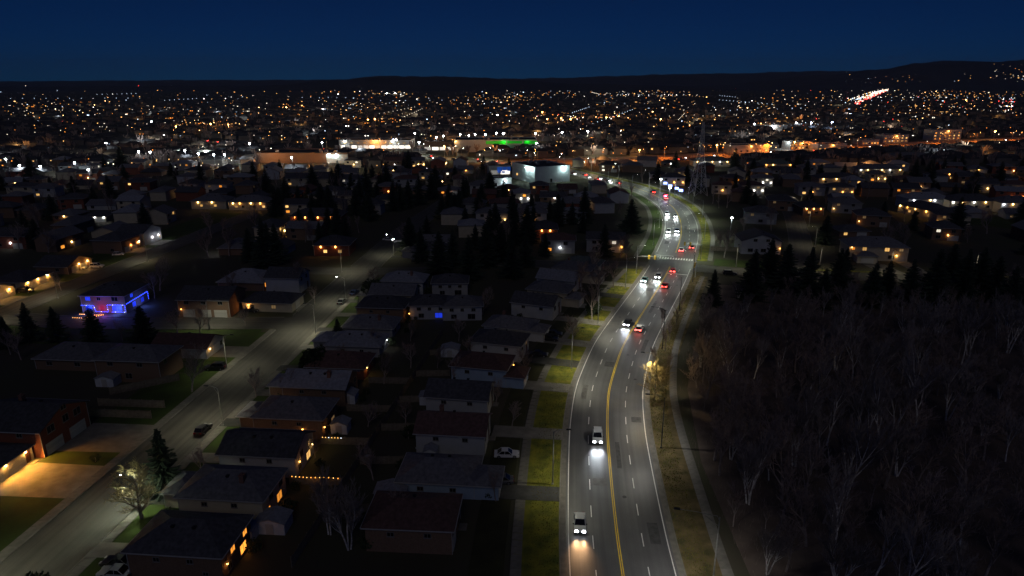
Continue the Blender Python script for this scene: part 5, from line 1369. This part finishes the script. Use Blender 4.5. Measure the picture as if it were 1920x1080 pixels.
for k, (px, py, sc) in enumerate([(1228, 690, .9), (1247, 660, 1.0), (1240, 620, 1.05), (1255, 640, .9), (1250, 700, .8), (1268, 610, .9), (1276, 585, .8)]):
    tree('young', k % 2, *G(px, py)[:2], 'young bare street tree on the woods side verge', 'young trees on the woods side verge', sc, z=.1)
q, an = MAIN.at(MAIN.s[sM(131)] - .6, 9.6); tree('gold', 0, q.x, q.y, 'bare tree glowing gold around a street lamp head', sc=1.4, z=.1)
lamp_light('POINT', 1500, (1, .72, .26), COL.objects[[o.name for o in COL.objects if o.get('label', '').startswith('dark pole lamp on the woods side verge, fourth')][0]], (1.3, 0, 8.3), .15)
# houses side of the arterial
for k, (px, py, sc) in enumerate([(1075, 640, .7), (1110, 600, .9), (1120, 565, 1.0), (1090, 545, .9), (1150, 540, .9), (985, 700, .6), (940, 470, .9), (1110, 520, 1.0), (905, 590, .7), (860, 640, .6)]):
    tree('bare', (k + 2) % 5, *G(px, py)[:2], 'bare tree in the front yards of the arterial row', 'bare yard trees along the arterial', sc)
tree('bush', 0, *G(1112, 590)[:2], 'dark leafy evergreen beside the wide driveway', sc=1.5)
ms = random.Random(77); n_ = 0
while n_ < 105:
    if n_ < 70: x, y = ms.uniform(-130, 45), ms.uniform(243, 430)
    else: x, y = ms.uniform(-330, 330), ms.uniform(290, 540)
    if not inview(x, y, 5) or MAIN.dist(x, y) < 17 or not free(x, y, -4) or any(p_.dist(x, y) < r_ for p_, r_ in [(STA, 9), (STB, 8), (STF, 7), (STD, 9), (STE, 9), (CROSS, 14)]): n_ += .02; continue
    if y > 330 and -12 < x < 60: n_ += .02; continue
    k_ = ms.uniform(.75, 1.4)
    tree('spruce', ms.randrange(4), x, y, f'{"tall" if k_ > 1.05 else "middling"} black spruce {"in the unlit blocks west of the bend" if n_ < 70 else "among the lamp-lit far houses"}', 'black spruces of the middle blocks', k_); n_ += 1
for k, (px, py, sc) in enumerate([(700, 900, .6), (760, 800, .55), (690, 800, .5), (600, 960, .5), (590, 860, .45), (720, 720, .6), (770, 690, .6), (850, 720, .55), (700, 660, .6), (770, 640, .5), (820, 690, .5), (880, 670, .5), (760, 985, .6), (930, 940, .5), (960, 800, .5), (930, 760, .5), (545, 745, .6), (480, 745, .55), (380, 900, .55), (640, 690, .5)]):
    tree('bare', k % 5, *G(px, py)[:2], 'small bare tree in the back yards between the two rows' if 560 < px < 900 else 'small bare tree in a front yard of the two rows', 'small yard trees', sc)
hr_ = random.Random(15)
for k in range(44):
    y = hr_.uniform(80, 225); side = k % 3
    x = XA(y) + hr_.choice([12.5, 29.5, 31]) if side < 2 else MAIN.at(MAIN.s[sM(y)], hr_.choice([-20.5, -37, -38.5]))[0].x
    tree('shrub', 0, x, y, 'low dark garden shrub beside the residential street houses' if side < 2 else 'low dark garden shrub beside the arterial row', 'garden shrubs', hr_.uniform(.7, 1.5))
# the wood
wr = random.Random(5); WOOD = []
for _ in range(6000):
    x = wr.uniform(34, 190); y = wr.uniform(70, 213)
    d, o = MAIN.near(x, y)
    if o < 17.5 or not inview(x, y, 6): continue
    if y > 200 and x < 70: continue
    if any((x - a) ** 2 + (y - b) ** 2 < 2.9 ** 2 for a, b in WOOD): continue
    WOOD.append((x, y))
    if len(WOOD) >= 310: break
def wood_where(x, y):
    o = MAIN.near(x, y)[1]
    if o < 24: return 'at the pavement edge of the wood'
    if y > 188: return 'close behind the spruce row'
    if y < 100: return 'at the south end of the wood'
    return 'deep inside the wood' if o > 55 else 'in the middle of the wood'
def wood_size(k): return 'tall' if k > .95 else ('short' if k < .78 else 'middling')
for i, (x, y) in enumerate(WOOD):
    r_ = wr.random(); k_ = wr.uniform(.62, 1.2)
    if y > 168: k_ = min(k_, wr.uniform(.5, .68))
    if r_ < .55: tree('bare', wr.randrange(5), x, y, f'{wood_size(k_)} bare brown tree {wood_where(x, y)}', 'bare trees of the dark wood', k_, wr.uniform(0, 6.28), .03)
    elif r_ < .8: 
        v_ = wr.randrange(3); tree('birch', v_, x, y, f'{wood_size(k_)} {("upright", "slightly leaning", "leaning")[v_]} pale-trunked birch {wood_where(x, y)}', 'birches of the dark wood', k_, wr.uniform(0, 6.28), .03)
    elif r_ < .92: tree('clump', wr.randrange(2), x, y, f'{wood_size(k_)} many-stemmed pale birch {wood_where(x, y)}', 'many-stemmed birches of the dark wood', k_, wr.uniform(0, 6.28), .03)
    else: tree('young', wr.randrange(2), x, y, f'thin sapling {wood_where(x, y)}', 'saplings of the dark wood', k_ * 1.2, wr.uniform(0, 6.28), .03)
# brush on the wood's floor: uncountable twigs
mb = MB()
for _ in range(9000):
    x = wr.uniform(33, 150); y = wr.uniform(72, 212); d, o = MAIN.near(x, y) if _ % 1 == 0 else (0, 0)
    if o < 15.5: continue
    h = wr.uniform(.4, 1.8); a = wr.uniform(0, 6.28); l = wr.uniform(.1, .5) * h
    mb.face([(x - .02, y, .03), (x + .02, y, .03), (x + l * math.cos(a), y + l * math.sin(a), h)])
stuff(build('underbrush', mb, TWIG), 'thin brown underbrush covering the floor of the dark wood', 'underbrush')
# trees of the middle blocks
FARBARE = []; NB = 0; tr_ = random.Random(9); n_ = 0; tries = 0; MT = []
while n_ < 240 and tries < 8000:
    tries += 1
    y = tr_.uniform(245, 540); x = tr_.uniform(-400, 400)
    if not inview(x, y, 5) or MAIN.dist(x, y) < 16 or CROSS.dist(x, y) < 14 or not free(x, y, 1) : continue
    if any(p_.dist(x, y) < r_ for p_, r_ in [(STA, 8), (STB, 8), (STF, 7), (STD, 8), (STE, 8)]): continue
    east = MAIN.near(x, y)[1] > 0
    pl_ = ('near the cross street' if y < 300 else 'past the lattice tower' if y > 410 else 'around the side street') if east else ('near the residential street end' if x > -110 and y < 360 else 'in the west blocks' if x < -110 else 'toward the big white building')
    k_ = tr_.uniform(.6, 1.1); zs_ = 'tall' if k_ > .9 else 'small'
    if tr_.random() < .2: tree('spruce', tr_.randrange(4), x, y, f'{zs_} dark spruce among the far houses {pl_}', 'spruces among the far houses', k_)
    elif y > 335 or NB >= 72: FARBARE.append((x, y, k_))
    else: NB += 1; tree('bare', tr_.randrange(5), x, y, f'{zs_} bare tree among the far houses {pl_}', 'bare trees among the far houses', k_)
    n_ += 1

# ================================================================== the far city: more than anyone could count
fr = random.Random(21)
HB = MB(); TB = MB()
EMS = [emat('far_light_amber', (1.0, .5, .14), 2.6), emat('far_light_orange', (1.0, .3, .04), 2.6), emat('far_light_white', (1.0, .88, .68), 2.6), emat('far_light_blue', (.6, .78, 1.0), 3.5), emat('far_light_red', (1.0, .05, .04), 5), emat('far_light_bright_amber', (1.0, .55, .2), 9), emat('far_light_bright_white', (1.0, .95, .85), 10)]
LB = MB()
def far_house(x, y, lit=True, mi=0, s=1.0, z0=0.0):
    w_, d_, h_ = fr.uniform(9, 16), fr.uniform(8, 12), fr.choice([3.2, 5.6, 5.8])
    HB.box(x - w_/2, x + w_/2, y - d_/2, y + d_/2, z0 - 2, z0 + h_)
    a, b = w_/2 + .4, d_/2 + .4
    q = [(x - a, y - b), (x + a, y - b), (x + a, y + b), (x - a, y + b)]; r_ = 2.2; e = w_ * .25
    A, B2 = (x - e, y, z0 + h_ + r_), (x + e, y, z0 + h_ + r_)
    Q = [(*p, z0 + h_ + .002) for p in q]
    for f_ in ([Q[0], Q[1], B2, A], [Q[1], Q[2], B2], [Q[2], Q[3], A, B2], [Q[3], Q[0], A]): HB.face(f_, 1)
    if lit:
        u = fr.uniform(-w_ * .35, w_ * .35); zz = z0 + (h_ - 1.4 if fr.random() < .4 else 1.7); kk = .3 + .6 * fr.random() ** 2.5; ww = fr.uniform(.4, .9) * s * kk; hh = fr.uniform(.35, .6) * s * kk
        LB.box(x + u - ww, x + u + ww, y - d_/2 - .12 - .1 * s, y - d_/2 + .02, zz - hh, zz + hh, mi)
        if fr.random() < .35:
            u += fr.uniform(1.5, 4); LB.box(x + u - ww * .7, x + u + ww * .7, y - d_/2 - .12, y - d_/2 + .02, zz - hh, zz + hh, mi)
def dens(px, py):
    v = .5 + .5 * math.sin(px / 61 + py / 9) * math.cos(px / 143 - py / 17 + 1)
    if px < 560 and py < 192: v *= .15 if py < 180 else .5
    if 560 < px < 1500 and py < 163: v *= .15
    v = v ** 2.1
    return .06 + .94 * v
cnt = 0
while cnt < 2900:
    px = fr.uniform(-40, 1960); py = (161 if px < 900 else 156.5) + 152 * fr.random() ** 1.25
    if fr.random() > dens(px, py): continue
    g = G(px, py)
    if MAIN.dist(g.x, g.y) < 22 or CROSS.dist(g.x, g.y) < 42 or not free(g.x, g.y, 6): continue
    mi = fr.choices([0, 1, 2, 3, 5, 6], [.38, .18, .22, .1, .07, .05])[0]
    far_house(g.x, g.y, True, mi, .8 + g.y / 1400); cnt += 1
for _ in range(1500):
    px = fr.uniform(-40, 1960); py = 175 + 135 * fr.random() ** .9; g = G(px, py)
    if MAIN.dist(g.x, g.y) < 22 or CROSS.dist(g.x, g.y) < 42 or not free(g.x, g.y, 6): continue
    far_house(g.x, g.y, False)
# lamp globes on short poles: streets of the far city
for _ in range(420):
    px = fr.uniform(-20, 1940); py = 158 + 125 * fr.random() ** 1.4
    if fr.random() > dens(px, py): continue
    g = G(px, py, 7); rad = .3 + g.y / 3600; mi = fr.choices([0, 1, 2, 3, 4], [.3, .22, .26, .16, .06])[0]
    if MAIN.dist(g.x, g.y) < 12: continue
    HB.tube([(g.x, g.y, 0), (g.x, g.y, 7 - rad * .5)], [.08, .06], 4)
    LB.lathe([(.05, 7 - rad), (rad, 7), (.05, 7 + rad)], 5, mi, (g.x, g.y, 0))
# lights on the horizon and hill slopes
for (px, py, mi) in [(111, 158, 3), (130, 156, 2), (170, 153, 4), (205, 155, 2), (212, 158, 3), (230, 160, 4), (228, 155, 3), (150, 156, 0), (60, 160, 3), (78, 160, 3), (48, 161, 2), (260, 161, 4), (355, 157, 2), (385, 156, 2), (400, 156, 3), (418, 156, 2), (322, 161, 3), (345, 163, 2)]:
    g = G(px, max(py, 157), 8); rad = .9 + g.y / 2600
    HB.tube([(g.x, g.y, 0), (g.x, g.y, 8 - rad)], [.3, .2], 4); LB.lathe([(.05, 8 - rad), (rad, 8), (.05, 8 + rad)], 6, mi, (g.x, g.y, 0))
# bright knots and strings of street lamps
for (px, py, n, sx, sy, ch) in [(350, 233, 40, 60, 5, [1, 1, 0, 5, 2]), (425, 231, 25, 30, 4, [1, 5, 0]), (1045, 221, 46, 40, 5, [1, 1, 5, 6, 4]), (1135, 217, 40, 34, 4, [1, 1, 0, 5]), (700, 223, 25, 25, 3, [1, 5, 0]), (532, 200, 16, 14, 3, [1, 5]), (735, 176, 22, 16, 3, [2, 6, 0]),
                                (1225, 178, 30, 30, 1.5, [2, 6, 3]), (1150, 177, 14, 16, 1.5, [2, 3]), (1250, 232, 26, 26, 6, [1, 5, 0]), (1800, 188, 46, 45, 8, [1, 1, 4, 5, 0]), (1700, 176, 40, 60, 6, [0, 1, 2]), (1655, 161, 70, 16, 2.5, [6, 2, 5]), (1620, 183, 30, 14, 4, [6, 2, 4]), (1690, 158, 30, 20, 1.5, [2, 0]), (1885, 190, 30, 12, 8, [4, 6, 3]), (70, 212, 26, 30, 5, [0, 5, 2]), (110, 247, 18, 30, 3, [1, 0]),
                                (540, 270, 36, 60, 4, [3, 2, 6]), (820, 262, 40, 60, 6, [2, 6, 0, 3]), (900, 252, 24, 50, 3, [6, 2]), (1100, 247, 30, 50, 4, [2, 6, 0]), (1420, 205, 40, 70, 8, [2, 0, 3]), (1540, 232, 24, 30, 4, [3, 2, 4]), (300, 300, 40, 90, 6, [0, 1, 2]), (1380, 272, 22, 40, 5, [1, 5])]:
    for _ in range(n):
        g = G(px + fr.gauss(0, sx), max(157, py + fr.gauss(0, sy)), 5); rad = (.22 + g.y / 4200) * fr.uniform(.7, 1.5)
        if MAIN.dist(g.x, g.y) < 10 or not free(g.x, g.y, -2): continue
        HB.tube([(g.x, g.y, 0), (g.x, g.y, 5 - rad * .5)], [.08, .06], 4); LB.lathe([(.05, 5 - rad), (rad, 5), (.05, 5 + rad)], 5, fr.choice(ch), (g.x, g.y, 0))
for _ in range(44):
    y0 = 620 + 2400 * fr.random() ** 1.5; x0 = fr.uniform(-.8, .8) * y0; a = fr.choice([.05, .1, -.1, 1.3, 1.6]) + fr.uniform(-.1, .1); sp = fr.uniform(28, 40); mi = fr.choice([0, 1, 2, 2, 3])
    for k in range(fr.randint(6, 16)):
        x, y = x0 + k * sp * math.cos(a), y0 + k * sp * math.sin(a); rad = .22 + y / 4200
        if MAIN.dist(x, y) < 12 or not free(x, y, -2): continue
        HB.tube([(x, y, 0), (x, y, 8 - rad * .5)], [.08, .06], 4); LB.lathe([(.05, 8 - rad), (rad, 8), (.05, 8 + rad)], 5, mi, (x, y, 0))
# homes climbing the east hill
from mathutils.bvhtree import BVHTree
bv = BVHTree.FromPolygons([v.co.copy() for v in EASTHILL.data.vertices], [tuple(p.vertices) for p in EASTHILL.data.polygons])
for k in range(46):
    px, py = (fr.uniform(1862, 1930), fr.uniform(119, 150)) if k % 2 else (fr.uniform(1560, 1925), fr.uniform(138, 156))
    u_, v_ = (px - 960) / FPX, (py - 540) / FPX
    hit = bv.ray_cast(Vector((0, 0, CAMH)), Vector((u_, _c - v_ * _s, -_s - v_ * _c)).normalized())
    if hit[0] is None: continue
    q = hit[0]; mi = fr.choices([0, 1, 2, 3], [.35, .15, .35, .15])[0]; far_house(q.x, q.y, True, mi, fr.uniform(3, 6), q.z)
# busy avenue far right
for k in range(330):
    s_ = FARRD.L * fr.random() ** 1.0; tw = fr.random() < .55; q, an = FARRD.at(s_, fr.uniform(-18, -2) if tw else fr.uniform(2, 18))
    HB.box(q.x - 1, q.x + 1, q.y - 2, q.y + 2, .3, 1.5); sz = q.y / 900; LB.box(q.x - sz, q.x + sz, q.y - 2.3, q.y - 2.0, .5, .5 + sz, fr.choice([2, 2, 3, 0]) if tw else fr.choice([4, 4, 2]))
for k in range(90):
    s_ = FARRD.L * (k / 90); q, an = FARRD.at(s_, fr.choice([-15, 15]) + (fr.uniform(-40, 40) if k > 45 else 0)); rad = 1.0 + q.y / 2600
    HB.tube([(q.x, q.y, 0), (q.x, q.y, 10 - rad)], [.15, .1], 4); LB.lathe([(.05, 10 - rad), (rad, 10), (.05, 10 + rad)], 6, fr.choice([2, 2, 0, 3]), (q.x, q.y, 0))
for (px, py) in [(1575 + fr.uniform(-2, 60), 185 + fr.uniform(-6, 34)) for _ in range(1)]: pass
for _ in range(46):   # traffic on the far right street
    px = fr.gauss(1885, 9); py = fr.uniform(184, 216); g = G(px, py); HB.box(g.x - 1, g.x + 1, g.y - 2, g.y + 2, .3, 1.5); LB.box(g.x - 1.2, g.x + 1.2, g.y - 2.3, g.y - 2, .5, 1.9, fr.choice([4, 2, 2, 3]))
FARW = mat('far_house_wall', (0.14, 0.13, 0.12), .9, .3, .05); FARR = mat('far_house_roof', (0.05, 0.05, 0.055), .95, .3, .05)
stuff(build('distant_houses', HB, [FARW, FARR]), 'countless small dark houses and poles filling the far city', 'houses')
CL = stuff(build('distant_city_lights', LB, EMS), 'countless amber, white and red lights of the far city', 'city lights')
for k in range(110):  # unseen point lights added for the glow between the far houses
    px = fr.uniform(0, 1920); py = 186 + 112 * fr.random(); g = G(px, py, 9)
    if MAIN.dist(g.x, g.y) < 15: continue
    lamp_light('POINT', fr.choice([2500, 5000, 8000]) * (g.y / 800), fr.choice([(1, .5, .15), (1, .4, .1), (1, .85, .6), (.85, .95, 1)]), CL, g, 1.0)
# far trees
for _ in range(2600):
    px = fr.uniform(-40, 1960); py = 164 + 150 * fr.random(); g = G(px, py)
    if MAIN.dist(g.x, g.y) < 18 or CROSS.dist(g.x, g.y) < 48 or not free(g.x, g.y, 2): continue
    H_ = fr.uniform(6, 12); n = 16
    for k in range(n):
        a = fr.uniform(0, 6.28); l = H_ * .35 * fr.random() ** .5; zt = H_ * fr.uniform(.55, 1.0); z0 = H_ * fr.uniform(.05, .4); wd = .12 + g.y / 4000
        x1, y1 = g.x + l * math.cos(a), g.y + l * math.sin(a)
        TB.face([(g.x - wd, g.y, z0), (g.x + wd, g.y, z0), (x1 + wd, y1, zt), (x1 - wd, y1, zt)])
    TB.face([(g.x - .2, g.y, 0), (g.x + .2, g.y, 0), (g.x + .1, g.y, H_ * .6), (g.x - .1, g.y, H_ * .6)])
SM = [bare_tree(300 + i, 12, .5, 3, rad=.22, nb0=5) for i in range(3)]
for i, (x, y, k_) in enumerate(FARBARE):
    ca, sa = math.cos(i), math.sin(i)
    for part in SM[i % 3]:
        o_ = len(TB.v); TB.v += [(x + k_ * (a * ca - b * sa), y + k_ * (a * sa + b * ca), k_ * c_) for a, b, c_ in part.v]
        TB.f += [tuple(j + o_ for j in f_) for f_ in part.f]; TB.m += part.m
stuff(build('distant_trees', TB, TWIG), 'far bare trees merging into one dark mass between lights', 'trees')

# ================================================================== grass blades and litter on the lit verges
gr_ = random.Random(31); gb = MB(); db = MB()
for _ in range(26000):
    left = gr_.random() < .5; s_ = gr_.uniform(42, 215)
    q, an = MAIN.at(s_, gr_.uniform(-13.5, -8.95) if left else gr_.uniform(8.95, 12.4))
    h = gr_.uniform(.06, .2) * (1.6 if not left and gr_.random() < .3 else 1); a = gr_.uniform(0, 6.28); wd = gr_.uniform(.03, .08)
    (gb if gr_.random() < .72 else db).face([(q.x - wd * math.cos(a), q.y - wd * math.sin(a), .1), (q.x + wd * math.cos(a), q.y + wd * math.sin(a), .1), (q.x + gr_.uniform(-.1, .1), q.y + gr_.uniform(-.1, .1), .1 + h)])
stuff(build('grass_tufts', gb, GRASS), 'short dry yellow-green grass tufts on the lamp-lit verges', 'grass')
stuff(build('dead_leaves', db, mat('dead_leaves', (.16, .1, .05), .95, .4, 2)), 'brown dead leaves scattered on the lamp-lit verges', 'leaves')

# ================================================================== night haze
hz = MB(); hz.box(-13000, 13000, -300, 13500, -1, 420)
ho = build('haze', hz, MATS['asphalt']); ho['kind'] = 'stuff'; ho['label'] = 'thin blue night haze over the whole valley'; ho['category'] = 'haze'
hm = bpy.data.materials.new('night_haze'); hm.use_nodes = True; hn = hm.node_tree
hn.nodes.remove(hn.nodes['Principled BSDF'])
pv = hn.nodes.new('ShaderNodeVolumePrincipled'); pv.inputs['Color'].default_value = (.6, .75, 1, 1); pv.inputs['Density'].default_value = 4.2e-5
hn.links.new(pv.outputs[0], hn.nodes['Material Output'].inputs['Volume'])
ho.data.materials.clear(); ho.data.materials.append(hm)
